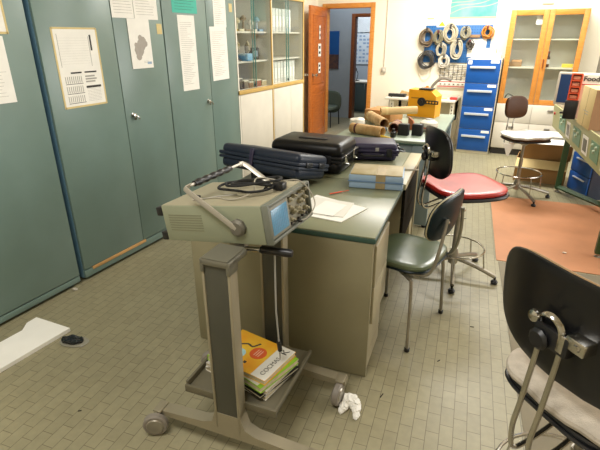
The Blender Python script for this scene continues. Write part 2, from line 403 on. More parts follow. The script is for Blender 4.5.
dpaper('yellowed sheet at the top left, above another paper on the nearest cabinet', 1.63, 1.77, .20, .30, lambda mb, w, h: (tape_corners(mb, w, h), lines(mb, w, h, 12)), m0=M_paper)
dpaper('plain white sheet below the yellowed one on the nearest steel cabinet', 1.59, 1.434, .212, .345, lambda mb, w, h: lines(mb, w, h, 16, th=.0015))
dpaper('white sheet above the map drawing, left one of the overlapping pair', 2.585, 1.87, .212, .297, lambda mb, w, h: lines(mb, w, h, 14, th=.002), tilt=.0)
dpaper('white sheet above the map drawing, right one of the overlapping pair', 2.80, 1.865, .24, .297, lambda mb, w, h: (lines(mb, w, h, 14, th=.002), mb.use(1), mb.box((-w/2, -.0008, -h/2), (-w/2+.003, 0, h/2)), mb.use(0)), dx=.0030)
def d_map(mb, w, h):
    mb.use(5)
    for (x, z, r) in ((-.1, -.12, .22), (.02, -.02, .2), (.1, .05, .16), (-.14, -.25, .13), (.22, .0, .1), (.0, .12, .1), (-.22, -.02, .08)):
        mb.lathe([(r*w, -.0006-.0003*r*10), (r*w, 0)], (x*w, 0, z*h), (0, 1, 0), 9)
    mb.use(4); mb.box((.22*w, -.0007, -.42*h), (.42*w, 0, -.37*h)); mb.use(0); lines(mb, w, h, 2, .55, .9, .1, .16, .002)
dpaper('white map drawing with grey-brown patches hanging under two white sheets', 2.709, 1.553, .213, .335, d_map, dx=.0048, mats=[M_paper, M_ink, M_dink, M_ypaper, M_bluebox, mat('grey_brown_print', 'aaa39a', .8, noise=.1, nscale=30)])
dpaper('tiny cream sticker near the right edge of the middle steel cabinet', 2.925, 1.655, .055, .072, None, m0=M_ypaper, name='sticker')
dpaper('turquoise card above the long paper strip on the farthest steel cabinet', 3.246, 1.876, .31, .20, lambda mb, w, h: lines(mb, w, h, 4, z1=.5, mi=2, th=.002), m0=mat('turquoise_card', '4bb9a4', .7), name='card')
dpaper('long narrow cream printed list under the turquoise card', 3.248, 1.47, .212, .582, lambda mb, w, h: lines(mb, w, h, 34, th=.0022, rnd=.5))
dpaper('long white printed list, upper sheet hanging on the last cabinet door', 3.725, 1.80, .19, .24, lambda mb, w, h: lines(mb, w, h, 12, th=.0022, rnd=.5))
dpaper('long white printed list, lower sheet left of the display cabinet', 3.685, 1.457, .255, .455, lambda mb, w, h: lines(mb, w, h, 24, th=.0022, rnd=.5), dx=.0030, tilt=-.02)
dpaper('tiny cream tag at the top right of the last steel cabinet', 3.90, 1.845, .05, .07, None, m0=M_ypaper, name='sticker')

# ------------------------------------------------------------------ glazed display cabinets
def display_cabinet(y0, y1, label, seam):
    t = T('display_cabinet', label, 'cabinet', (-2.6, y0, 0), 0, 'white glazed display cabinets'); W = y1-y0; D = .5; H_ = 2.04
    mb = MB(); mb.box((-D, 0, .06), (0, .018, H_)); mb.box((-D, W-.018, .06), (0, W, H_)); mb.box((-D, .018, .06), (-D+.015, W-.018, H_)); mb.box((-D, .018, H_-.05), (0, W-.018, H_)); mb.box((-D+.015, .018, .06), (-.03, W-.018, .09)); mb.box((-D+.015, .018, 1.065), (-.012, W-.018, 1.10))
    mb.box((-D+.03, .01, 0), (-.05, W-.01, .06))
    mb.build('body', mat('cabinet_cream_white', 'efe9da', .5), t)
    mb = MB(); mb.box((-.02, 0, 1.06), (.012, W, 1.10), .003); mb.box((-.004, W-.022, .07), (.008, W, H_-.05), .002); mb.box((-.02, 0, H_-.06), (.012, W, H_-.03), .003)
    mb.build('wooden_trim', mat('pale_gold_wood', 'c8a45c', .45, noise=.15), t)
    for z in (1.37, 1.65): MB().box((-D+.016, .019, z-.018), (-.04, W-.019, z), .002).build('shelf', M_white, t)
    n = 2; 
    for i, (a_, b_) in enumerate(((.02, .02+(W-.04)*.52), (.02+(W-.04)*.48, W-.02))):
        g = MB().box((-.014-.012*i, a_, 1.105), (-.009-.012*i, b_, H_-.062)).build('glass_door', GLASS, t)
        mb = MB(); yy = b_ if i == 0 else a_; mb.box((-.0165-.012*i, yy-.002, 1.105), (-.0065-.012*i, yy+.002, H_-.062)); mb.build('edge_strip', mat('green_glass_edge', '5f9a94', .3), g)
        MB().lathe([(.012, 0), (.012, .006)], (-.008-.012*i, yy+(-.03 if i == 0 else .03), 1.13), (1, 0, 0), 12).build('finger_knob', M_black, g)
    for a_, b_ in ((.02, seam-.0015), (seam+.0015, W-.024)) if seam else ((.02, W-.024),):
        MB().box((-.012, a_, .10), (.004, b_, 1.055), .002).build('door', M_white, t)
    return t
display_cabinet(3.97, 4.672, 'white glazed display cabinet full of old instruments beside the steel cabinets', None)
display_cabinet(4.674, 5.47, 'white glazed display cabinet with rows of binders near the wooden door', .43)
# contents, instrument cabinet
def item(name, label, cat, mb, m, loc, group=None, rz=0.):
    return tag(mb.build(name, m, None, loc, (0, 0, rz)), label, cat, group)
t = T('old_radio', 'small black radio with dial on the middle shelf of the display cabinet', 'radio', (-2.75, 4.50, 1.3715), R(0))
MB().box((-.05, -.07, 0), (.05, .07, .12), .012).build('case', M_black, t); MB().box((.05, -.05, .03), (.053, .03, .09), .003).build('dial', M_bluegrey, t); MB().lathe([(.012, 0), (.01, .01)], (.05, .05, .04), (1, 0, 0)).build('knob', M_chrome, t)
for k, (y, h, r, lab) in enumerate(((4.06, .17, .028, 'leftmost'), (4.15, .21, .035, 'tallest'), (4.36, .19, .03, 'rightmost'))):
    mb = MB(); mb.lathe([(r*1.4, 0), (r*1.4, .012), (r*.4, .03), (r*.4, h*.4), (r, h*.5), (r*1.1, h*.75), (r*.5, h*.9), (r*.2, h)])
    item('electron_tube', 'brown-grey old electron tube, %s of three on the middle shelf' % lab, 'tube', mb, mat('old_brass', '8a7d5a', .4, .4, noise=.4, nscale=30), (-2.72, y, 1.3715), 'electron tubes in the display cabinet')
mb = MB().box((-.06, -.05, 0), (.06, .05, .07), .004); item('meter_box', 'light blue meter box on the middle shelf of the display cabinet', 'instrument', mb, mat('pale_blue_plastic', '6fa3c4', .4), (-2.68, 4.245, 1.3715))
for k, (y, w, h, c) in enumerate(((4.08, .09, .10, '5b4f3c'), (4.20, .08, .07, '8b7a5f'), (4.31, .10, .05, 'b08c66'), (4.44, .12, .06, '9a5844'), (4.57, .10, .045, 'c9b78e'))):
    t = T('boxed_instrument', ['dark brown box, first on the lowest shelf behind the glass', 'grey-brown box, second on the lowest shelf behind the glass', 'tan box in the middle of the lowest shelf behind the glass', 'reddish box on the lowest shelf behind the glass', 'cream box, last on the lowest shelf behind the glass'][k], 'box', (-2.73, y, 1.1015), 0, 'boxes on the lowest display shelf')
    MB().box((-.08, -w/2, 0), (.08, w/2, h), .004).build('body', mat('itembox%d' % k, '#'+c, .6, noise=.3, nscale=20), t); MB().box((-.082, -w/2-.002, h), (.082, w/2+.002, h+.012), .002).build('lid', M_cream, t)
for k, (y, w, h, c) in enumerate(((4.06, .08, .17, 'c9a24c'), (4.18, .09, .12, 'd8cfb0'), (4.30, .07, .16, '7c6a4a'), (4.43, .09, .10, 'c7c1b2'), (4.56, .08, .15, '9db7c4'))):
    mb = MB(); mb.box((-.06, -w/2, 0), (.06, w/2, .02), .003); mb.cyl((0, 0, .02), (0, 0, h*.7), .012); mb.lathe([(.03, 0), (.035, .02), (.01, .05)], (0, 0, h*.62))
    item('antique_instrument', ['brass stand instrument at the left of the top display shelf', 'cream stand instrument, second on the top display shelf', 'brown stand instrument in the middle of the top display shelf', 'grey stand instrument, fourth on the top display shelf', 'pale blue stand instrument at the right of the top display shelf'][k], 'instrument', mb, mat('inst%d' % k, '#'+c, .45, noise=.2), (-2.72, y, 1.6515), 'antique instruments on the top display shelf')
o = MB().box((0, -.32, -.13), (.004, .32, .13)).build('picture', mat('picture_blue_sea', '4a9cc4', .5, noise=.4, nscale=9, col2='cfe3e6'), None, (-3.083, 4.32, 1.80)); tag(o, 'blue and white picture at the back of the top display shelf', 'picture')
k = 0
for z, ys in ((1.1015, [4.80+i*.075 for i in range(8)]), (1.6515, [4.78+i*.075 for i in range(7)])):
    for j, y in enumerate(ys):
        h = .238
        if j == 0:
            t = T('binder', 'x', 'binder', (-2.80, y, z), 0, 'white binders in the display cabinet')
            MB().box((-.13, -.032, 0), (.13, .032, h), .003).build('cover', M_binder, t); MB().box((.13, -.022, .05), (.1315, .022, .16)).build('spine_label', M_paper, t); base = t
        else: t = dup(base, (-2.80, y, z))
        t['label'] = ('pale binder standing on the %s shelf of the far display cabinet' % ('lower' if z < 1.5 else 'upper'))
    # group per shelf, interchangeable look
for o in [o for o in bpy.data.objects if o.name.startswith('binder') and o.get('label')]:
    o['group'] = 'binders on the lower display shelf' if o.location.z < 1.5 else 'binders on the upper display shelf'

# ------------------------------------------------------------------ things on the back wall
WY = YB
t = T('light_switch', 'grey square switch box at the end of the wall conduit', 'switch', (-2.17, WY, 1.10))
MB().box((-.035, -.035, -.04), (.035, -.001, .04), .004).build('housing', mat('switch_grey', 'b9b4a6', .5), t); MB().box((-.018, -.040, -.02), (.018, -.035, .02), .002).build('rocker', M_white, t)
item('conduit_pipe', 'thin white conduit running down the wall to the switch box', 'conduit', MB().cyl((0, 0, 1.14), (0, 0, ZC), .008), M_white, (-2.17, WY-.009, 0))
# posters
def d_land(mb, w, h):
    mb.use(1)
    for i in range(7):
        p = [(-w/2+w*k/14, -h*.42+h*.11*i+h*.05*math.sin(k*.4+i)+.02*k*(h)) for k in range(15)]
        for k in range(14):
            if abs(p[k][1]) < h*.47 and abs(p[k+1][1]) < h*.47:
                mb.add([(p[k][0], -.0005, p[k][1]), (p[k+1][0], -.0005, p[k+1][1]), (p[k+1][0], -.0005, p[k+1][1]+.012), (p[k][0], -.0005, p[k][1]+.012)], [(0, 1, 2, 3)])
    mb.use(3); mb.box((-w/2, -.0008, -h/2-.012), (w/2, 0, -h/2+.006)); mb.use(0)
o = paper_sheet('turquoise landscape poster high on the back wall above the cable board', (-.915, WY-.0013, 2.13), .64, .56, d_land, m0=mat('poster_turquoise', '1f8f92', .5, noise=.5, nscale=3, col2='7fb5a4'), name='poster', cat='poster')
o = paper_sheet('pale map poster beside the turquoise one above the cable board', (-1.40, WY-.0013, 2.13), .31, .59, lambda mb, w, h: (lines(mb, w, h, 9, th=.003), mb.use(3), mb.box((-w/2, -.0008, -h/2), (-w/2+.1, 0, -h/2+.02)), mb.use(0)), m0=mat('poster_pale', 'e5ece8', .6, noise=.3, nscale=8, col2='cfe0df'), name='poster', cat='poster')
o = paper_sheet('small white sign with a yellow triangle above the blue board', (-1.33, WY-.016, 1.77), .15, .09, lambda mb, w, h: (mb.use(3), mb.prism([(-.05, -.03), (.05, -.03), (0, .035)], -.001, 0, 'xz'), mb.use(0)), name='sign', cat='sign', mats=[M_paper, M_ink, M_dink, mat('sign_yellow', 'e6b422', .6)])
t = T('pegboard', 'blue perforated tool board behind the hanging cable coils', 'pegboard', (-1.09, WY-.001, 1.50))
MB().box((-.47, -.012, -.27), (.47, 0, .25), .002).build('board', mat('pegboard_blue', '2a67a6', .5, noise=.15, nscale=4), t)
mb = MB()
for i in range(26):
    for j in range(14): mb.box((-.455+i*.036, -.0125, -.25+j*.036), (-.445+i*.036, -.0121, -.24+j*.036))
mb.build('holes', mat('hole_dark', '15304f', .7), t)['kind'] = 'stuff'
coils = [(-1.53, 1.60, .115, '75624a', 'brown-grey cable coil at the top left of the blue board', .9), (-1.36, 1.60, .09, '8a8266', 'tangled grey-green cable coil, second in the upper row', .7),
 (-1.19, 1.65, .115, 'cbbfa2', 'thick cream cable coil in the middle of the upper row', .85), (-.97, 1.66, .075, '9c967e', 'grey cable coil, fourth in the upper row', .9),
 (-.68, 1.66, .075, 'd0862c', 'orange cable coil at the top right of the blue board', 1.), (-1.50, 1.27, .12, '3d3a34', 'dark tangled cable coil hanging low at the left of the board', .9),
 (-1.07, 1.44, .13, 'c5bda6', 'long oval cream cable coil hanging below the upper row', .62), (-.90, 1.50, .05, '4e4840', 'small dark cable coil right of the middle of the board', .9)]
coils += [(-1.30, 1.42, .09, 'b5ad98', 'loose grey-cream cable coil below the gap in the upper row', .8), (-1.24, 1.27, .08, 'ddd6c6', 'white cable coil, lowest in the middle of the blue board', .9)]
for k, (x, z, r, c, lab, sx) in enumerate(coils):
    t = T('cable_coil', lab, 'cable', (x, WY-.05, z), 0, 'cable coils on the blue board')
    mb = MB()
    for q in range(11):
        rr = r*(.60+.42*random.random()); cx_, cy_, cz_ = (random.random()-.5)*.035, -.03+.055*random.random(), -.03*random.random(); tl_ = (random.random()-.5)*.35; ph = random.random()*6; ec = .82+.3*random.random()
        mb.tube([(cx_+rr*sx*ec*math.cos(a), cy_+tl_*rr*math.sin(a+ph)*.4, cz_+rr*1.05*math.sin(a)+.008*math.sin(3*a+ph)) for a in [2*PI*i/24 for i in range(24)]], .0075, 6, True)
    mb.build('cable', mat('cable%d' % k, '#'+c, .55, noise=.3), t)
    mb = MB(); mb.cyl((0, .037, r*.9), (0, -.05, r*.95), .004, seg=6); mb.build('hook', M_chrome, t)
    MB().box((-.012, -.045, r*.45), (.012, .02, r*1.02), .004).build('cable_tie', [M_dink, M_maroon, M_dink][k % 3], t)
item('looped_cord', 'thin white cord looping down from the lowest dark coil', 'cable', MB().tube([(-.10, 0, .02), (-.12, 0, -.12), (-.04, 0, -.26), (.06, 0, -.22), (.09, 0, -.05), (.08, 0, .05)], .004, sub=5), M_cream, (-1.50, WY-.02, 1.24))
def d_cal(mb, w, h):
    mb.use(2); 
    for (x, z) in ((-.28, .1), (-.28, -.1), (-.25, 0)): mb.box((x*w, -.0008, z*h), (x*w+.015, 0, z*h+.02))
    mb.use(0); lines(mb, w, h, 5, .45, .9)
o = paper_sheet('white calendar sheet on the blue board just left of the cabinet top', (-.80, WY-.02, 1.44), .25, .25, d_cal, name='calendar', cat='calendar')
o.location.y = WY-.0142
item('terminal_strip', 'tan terminal strip on the blue board above the white calendar', 'strip', MB().box((-.09, -.03, -.02), (.09, 0, .02), .004), mat('tan_brown', '8f6f4c', .6), (-.86, WY-.016, 1.60))
# wire rack of test leads and red socket strips above the worktop
t = T('wire_rack', 'dark wire rack with rows of small hooks on the wall over the worktop', 'rack', (-1.09, WY-.004, 1.09))
mb = MB()
for i in range(5): mb.tube([(-.21, -.015, -.10+i*.05), (.21, -.015, -.10+i*.05)], .004, 6)
mb.build('rails', M_dink, t)
for i in range(7): MB().tube([(-.19+i*.063, -.015, -.11), (-.19+i*.063, -.015, .11)], .004, 6).build('upright', M_dink, t)
for i in range(8): MB().box((-.19+i*.05, -.03, -.06+.05*(i % 3)), (-.165+i*.05, -.012, -.035+.05*(i % 3)), .003).build('clip', M_ink, t)
t = T('socket_rail', 'red and white socket strip on the wall above the back worktop', 'socket strip', (-1.09, WY-.002, .92))
MB().box((-.22, -.03, -.05), (.22, 0, .05), .005).build('rail', mat('white_plastic', 'e9e4da', .5), t)
mb = MB(); 
for z in (-.04, .03): mb.box((-.215, -.0315, z), (.215, -.03, z+.012))
mb.build('red_stripe', mat('signal_red', 'b8322c', .5), t)
for i in range(6): 
    s_ = MB().box((-.19+i*.065, -.036, -.022), (-.14+i*.065, -.03, .022), .004).build('socket', M_white, t); MB().box((-.175+i*.065, -.0365, -.008), (-.155+i*.065, -.0359, .008)).build('pin_hole', M_dink, s_)
item('wall_sensor', 'small white sensor box with a green lamp above the wooden cupboard', 'sensor', MB().box((-.07, -.03, -.03), (.07, 0, .03), .008), M_white, (.03, WY-.001, 2.03))

# ------------------------------------------------------------------ worktop along the back wall with its things
t = T('wall_workbench', 'long white worktop on slotted legs under the cable board', 'workbench', (-1.35, 0, 0))
MB().box((-.60, 6.95, .72), (.42, 7.58, .75), .004).build('worktop', M_white, t)
mb = MB(); mb.box((-.58, 7.50, .40), (.40, 7.52, .70)); mb.build('back_panel', M_cream, t)
for x in (-.52, .0, .36):
    l = MB().box((x, 6.99, 0), (x+.05, 7.03, .72), .003).build('leg', M_cream, t)
    mb = MB()
    for i in range(14): mb.box((x+.018, 6.9885, .06+i*.045), (x+.032, 6.9899, .085+i*.045))
    mb.build('slot', M_dink, l)
for x in (-.52, .36): MB().box((x, 7.50, 0), (x+.05, 7.54, .72), .003).build('leg', M_cream, t)
t = T('power_strip', 'black power strip at the left end of the white worktop', 'power strip', (-1.80, 7.12, .7515), R(-5))
MB().box((-.13, -.05, 0), (.13, .05, .045), .006).build('housing', M_black, t)
for i in range(4): MB().lathe([(.017, 0), (.017, .003)], (-.09+i*.055, 0, .044), (0, 0, 1), 14).build('socket', M_ink, t)
item('power_cable', 'thin black cable drooping from the power strip below the worktop', 'cable', MB().tube([(0, 0, 0), (-.02, -.05, -.03), (.0, -.08, -.18), (.10, -.08, -.25), (.22, -.06, -.20), (.26, -.05, -.06)], .005, sub=6), M_black, (-1.86, 7.03, .757))
item('wooden_wedge', 'light brown wooden wedge beside the power strip', 'wood block', MB().prism([(-.14, 0), (.10, 0), (.10, .035), (-.10, .075)], -.03, .03, 'xz'), mat('pine', 'c0a070', .6, noise=.1), (-1.68, 7.30, .7515))
item('orange_canister', 'small orange plastic canister behind the yellow machine', 'canister', MB().box((-.05, -.04, 0), (.05, .04, .15), .012).cyl((0, 0, .15), (0, 0, .17), .02), mat('orange_plastic', 'e58412', .4), (-1.37, 7.15, .7515))
t = T('hose_bundle', 'grey corrugated hose arching up behind the yellow machine', 'hose', (-1.2, 7.3, .7515))
MB().tube([(-.15, 0, .02), (-.12, 0, .16), (0, 0, .27), (.14, 0, .25)], .022, 10, sub=6).build('hose', mat('hose_grey', '7a7368', .5, noise=.3, nscale=40), t)
MB().box((-.18, -.05, 0), (-.10, .05, .03), .004).build('clamp', M_black, t)
item('yellow_note_pad', 'pale yellow note pad on the worktop beside the blue drawers', 'note pad', MB().box((-.07, -.05, 0), (.07, .05, .01)), mat('note_yellow', 'eed98a', .8), (-1.14, 7.15, .7515))
item('red_tool_case', 'flat red case on the worktop against the blue drawers', 'case', MB().box((-.05, -.05, 0), (.05, .05, .03), .006), MATS['signal_red'], (-.97, 7.10, .7515))

# ------------------------------------------------------------------ blue drawer cabinet
t = T('drawer_cabinet', 'tall bright blue four-drawer cabinet left of the wooden cupboard', 'cabinet', (-.846, 7.07, 0))
MB().box((0, .02, 0), (.442, .50, 1.31), .003).build('body', M_cream, t)
for i in range(4):
    z0 = .045+i*.316
    dr_ = MB().box((.004, 0, z0), (.438, .02, z0+.310), .004).build('drawer', M_blue, t)
    mb = MB(); mb.box((.05, -.022, z0+.195), (.38, -.016, z0+.225), .002); mb.box((.05, -.016, z0+.219), (.38, 0, z0+.225)); mb.build('handle', mat('aluminium', 'd5dbe2', .35, .4), dr_)
    MB().box((.31, -.002, z0+.265), (.42, 0, z0+.30)).build('drawer_label', M_paper, dr_)
MB().box((.02, -.002, 1.24), (.07, -.0002, 1.29)).build('sticker', M_paper, t)
item('white_carton', 'white cardboard carton lying on top of the blue drawer cabinet', 'box', MB().box((-.15, -.14, 0), (.15, .14, .13), .003), M_paper, (-.66, 7.32, 1.3115))
item('small_carton', 'small white packet on the right end of the blue drawer cabinet', 'box', MB().box((-.04, -.08, 0), (.04, .08, .07), .003), M_binder, (-.465, 7.22, 1.3115))

# ------------------------------------------------------------------ low white cabinet and glazed wooden cupboard on it
t = T('low_cabinet', 'low white cabinet with small handles under the glazed wooden cupboard', 'cabinet', (-.386, 7.20, 0))
MB().box((0, .02, .09), (.916, .395, .715), .003).build('body', M_white, t)
MB().box((.01, .04, 0), (.906, .39, .09)).build('plinth', M_dink, t)
for a_, b_ in ((.004, .456), (.460, .912)):
    for (z0, z1) in ((.10, .46), (.465, .71)):
        dd = MB().box((a_, 0, z0), (b_, .02, z1), .003).build('drawer', M_white, t); MB().box(((a_+b_)/2-.035, -.012, (z1-.07)), ((a_+b_)/2+.035, 0, z1-.045), .002).build('handle', mat('handle_grey', '8b867c', .4), dd)
t = T('glazed_cupboard', 'orange wooden cupboard with two glass doors on the back wall', 'cupboard', (-.386, 7.25, .7165))
W = .918; H_ = 1.205
mb = MB(); mb.box((0, .02, 0), (.02, .345, H_)); mb.box((W-.02, .02, 0), (W, .345, H_)); mb.box((.02, .33, 0), (W-.02, .345, H_)); mb.box((.02, .02, 0), (W-.02, .33, .02)); mb.box((.02, .02, H_-.02), (W-.02, .33, H_))
mb.build('body', mat('olive_grey_carcass', 'a39a78', .6), t)
for z in (.49, .85): MB().box((.021, .05, z-.018), (W-.021, .329, z)).build('shelf', M_cream, t)
MB().box((.0205, .322, .0205), (W-.0205, .3295, H_-.0205)).build('inner_back', mat('inner_white', 'ebebe4', .7), t)
for k, (a_, b_) in enumerate(((.004, W/2-.002), (W/2+.002, W-.004))):
    f = .065; mb = MB()
    mb.box((a_, -.002, .004), (a_+f, .02, H_-.004), .003); mb.box((b_-f, -.002, .004), (b_, .02, H_-.004), .003); mb.box((a_+f, -.002, .004), (b_-f, .02, .07), .003); mb.box((a_+f, -.002, H_-.07), (b_-f, .02, H_-.004), .003)
    dd = mb.build('door', M_orange2, t); MB().box((a_+f, .008, .07), (b_-f, .012, H_-.07)).build('glass_pane', GLASS, dd)
    if k: MB().box((a_+.02, -.02, .48), (a_+.032, -.002, .60), .004).build('handle', mat('handle_brown', '7c3a18', .4), dd)
item('paper_note', 'white note sheet behind the glass of the left cupboard door', 'paper', MB().box((-.05, 0, -.06), (.05, .001, .06)), M_paper, (-.02, 7.30, 1.80))
for k, (x, w, h, c, lab, z) in enumerate(((-.24, .16, .055, '9c7a54', 'brown box on the lower shelf behind the left glass door', 1.207), (-.23, .13, .03, 'c99a6a', 'small tan box lying on the brown box in the cupboard', 1.2635), (.40, .13, .045, 'e0c53a', 'yellow box on the lower shelf behind the right glass door', 1.207))):
    item('storage_box', lab, 'box', MB().box((-w/2, -.06, 0), (w/2, .06, h), .003), mat('sbox%d' % k, '#'+c, .6), (x, 7.43, z))
t = T('bottle', 'dark bottle with white label behind the right glass door', 'bottle', (.155, 7.38, 1.2075)); MB().lathe([(.022, 0), (.024, .01), (.024, .12), (.010, .15), (.010, .185)]).build('glass_body', mat('brown_glass', '5b3a34', .2), t); MB().lathe([(.0248, .04), (.0248, .10)]).build('label_band', M_paper, t); MB().lathe([(.012, .185), (.012, .20)]).build('cap', MATS['signal_red'], t)
item('black_cable', 'black cable lying loosely behind the lower left glass of the cupboard', 'cable', MB().tube([(-.14, 0, .02), (-.10, 0, .10), (0, .01, .06), (.08, 0, .05), (.13, 0, .012)], .006, sub=6), M_black, (-.17, 7.35, .738))
# ------------------------------------------------------------------ cardboard boxes beside the low cabinet
def carton(label, loc, rz, w, d_, h, flaps, m=M_card):
    t = T('cardboard_box', label, 'box', loc, rz, 'cardboard boxes stacked beside the green bench'); mb = MB(); q = .005
    mb.box((-w/2, -d_/2, 0), (w/2, d_/2, q)); mb.box((-w/2, -d_/2, q), (-w/2+q, d_/2, h)); mb.box((w/2-q, -d_/2, q), (w/2, d_/2, h)); mb.box((-w/2+q, -d_/2, q), (w/2-q, -d_/2+q, h)); mb.box((-w/2+q, d_/2-q, q), (w/2-q, d_/2, h))
    mb.build('body', m, t)
    for (ang, m2) in flaps:
        f = MB().box((-w/2+.005, -.13, 0), (w/2-.005, 0, .004)).build('flap', m2, t); f.location = (0, -d_/2, h+.001); f.rotation_euler = (R(ang), 0, 0)
    return t
carton('open cardboard box with an orange-tan flap, bottom of the stack', (.27, 6.06, 0), R(-3), .54, .36, .27, [(38, M_card2)])
carton('open cardboard box with a white flap, top of the stack', (.29, 6.08, .272), R(4), .50, .34, .25, [(24, M_paper)])
item('black_device', 'black device bundle showing in the gap of the lower cardboard box', 'device', MB().box((-.18, -.04, 0), (.16, .05, .05), .015).cyl((-.1, -.05, .03), (.1, -.06, .03), .012), M_black, (.31, 5.98, .006))
item('white_box_lid', 'large white lid lying across the top cardboard box', 'lid', MB().box((-.24, -.17, 0), (.24, .17, .018), .003), M_paper, (.33, 6.06, .5265), rz=R(5))

# ------------------------------------------------------------------ mats
TA = A  # tile direction relative to the walls
def tl(x, y): return (x*math.cos(A)-y*math.sin(A), x*math.sin(A)+y*math.cos(A))
# rotate tile-frame points into the world
item('orange_floor_mat', 'large orange rubber mat on the tiles under the green bench', 'mat', MB().prism([tl(.357, 3.485), tl(2.4, 3.46), tl(2.4, 5.1), tl(.352, 5.13)], .0005, .004), M_matorange, (0, 0, 0))
item('grey_floor_mat', 'grey-brown rubber mat on the tiles under the black stool', 'mat', MB().prism([tl(.372, 3.46), tl(2.4, 3.43), tl(2.4, -.6), tl(.48, -.6), tl(.40, 2.1)], .0005, .0035), M_matgrey, (0, 0, 0))

# ------------------------------------------------------------------ main desk and the cream desk joined behind it
DRZ = R(5.6)
t = T('office_desk', 'taupe steel desk with dark green top carrying the cases', 'desk', (-.507, 1.806, 0), DRZ)
WB = -.965
mb = MB(); mb.box((WB, 0, .004), (-.004, .022, .743), .004); mb.build('front_panel', M_desk, t)
mb = MB(); mb.box((WB, .022, .012), (WB+.02, .80, .743)); mb.box((WB+.02, .78, .30), (-.42, .80, .743)); mb.build('frame', M_desk, t)
mb = MB(); mb.box((-.40, .022, .10), (-.012, .36, .743), .003); mb.box((-.39, .022, .012), (-.012, .35, .10)); mb.build('pedestal', mat('pedestal_cream', 'a69c80', .45, noise=.08), t)
for z0, z1 in ((.30, .50), (.505, .72)):
    dd = MB().box((-.012, .035, z0), (.006, .355, z1), .003).build('drawer', MATS['pedestal_cream'], t)
MB().box((WB-.02, -.002, .744), (.004, .84, .768), .003).build('desktop_edge', M_greenedge, t)
MB().box((WB-.014, .002, .7665), (.0, .836, .774), .002).build('desktop', M_greentop, t)
t = T('office_desk', 'desk with cream edge strip and dark drawers, joined behind the nearer green desk', 'desk', (-.5885, 2.655, 0), DRZ)
MB().box((WB-.02, 0, .735), (-.075, .84, .774), .004).build('desktop', M_greentop, t)
MB().box((-.0745, 0, .735), (.012, .84, .7735), .004).build('desktop_strip', M_creamtop, t)['label'] = 'cream strip along the edge of the desk top'
MB().box((-.42, .64, .06), (-.01, .80, .735), .004).build('pedestal', mat('warm_cream_steel', 'b9ae8d', .5, noise=.1), t)
for i in range(2):
    MB().box((-.010, .03, .36+i*.19), (.010, .62, .545+i*.19), .003).build('drawer', mat('dark_brown_front', '1f1c15', .85, spec=.15), t)
MB().box((WB, .02, .01), (WB+.03, .80, .735)).build('side_panel', M_desk, t)
MB().box((-.06, .775, .01), (.0, .83, .735), .004).build('leg', M_desk, t)

# papers on the desk
def sheets(name, label, pts, z, th, m, group=None, cat='paper'):
    c = V3((sum(p[0] for p in pts)/len(pts), sum(p[1] for p in pts)/len(pts), 0))
    o = MB().prism([(p[0]-c.x, p[1]-c.y) for p in pts], 0, th).build(name, m, None, (c.x, c.y, z)); return tag(o, label, cat, group)
sheets('paper_sheet', 'white sheet at the bottom of the loose pile beside the oscilloscope', [(-1.00, 1.93), (-.71, 1.915), (-.655, 2.15), (-.98, 2.235)], .7747, .004, M_paper, 'loose papers on the green desk')
sheets('paper_sheet', 'white sheet lying askew in the middle of the loose paper pile', [(-.95, 1.945), (-.72, 1.97), (-.74, 2.185), (-.97, 2.19)], .7795, .003, mat('paper_b', 'dfdcd2', .8), 'loose papers on the green desk')
sheets('paper_sheet', 'smaller white sheet on top of the loose paper pile', [(-.90, 1.96), (-.77, 1.955), (-.76, 2.13), (-.89, 2.15)], .7835, .001, M_paper, 'loose papers on the green desk')
item('orange_screwdriver', 'thin orange stick lying on the desk next to the paper pile', 'tool', MB().cyl((0, -.03, .006), (0, .05, .006), .004).cyl((0, .05, .006), (0, .10, .006), .002), M_orangered, (-.90, 2.30, .7747), rz=R(-35))

# cases
def hard_case(name, label, L, D, Hh, m, loc, rot, split=.5, bev=.03, clasps=2, handle=True, vent=None):
    t = T(name, label, 'case', loc, rot=rot)
    zs = Hh*split
    def shell(z0, z1, inset):
        mb = MB(); mb.box((-L/2+inset, -D/2+inset, z0), (L/2-inset, D/2-inset, z1), bev, seg=3)
        return mb
    lo = shell(0, zs-.001, .012); lo.box((-L/2+.002, -D/2+.002, zs-.022), (L/2-.002, D/2-.002, zs-.002), .006)
    lo = lo.build('lower_shell', m, t)
    up = shell(zs+.001, Hh, .008); up.box((-L/2, -D/2, zs+.001), (L/2, D/2, zs+.022), .006); up = up.build('lid', m, t)
    xs = [(-.32+.64*i/(clasps-1))*L for i in range(clasps)] if clasps > 1 else ([0] if clasps else [])
    for x in xs: MB().box((x-.02, -D/2-.008, zs-.028), (x+.02, -D/2+.004, zs+.030), .004).build('clasp', M_black, t)
    if handle:
        MB().tube([(-.07, -D/2+.002, zs-.008), (-.065, -D/2-.03, zs-.012), (.065, -D/2-.03, zs-.012), (.07, -D/2+.002, zs-.008)], .008, sub=4).build('handle', M_black, t)
    return t, zs
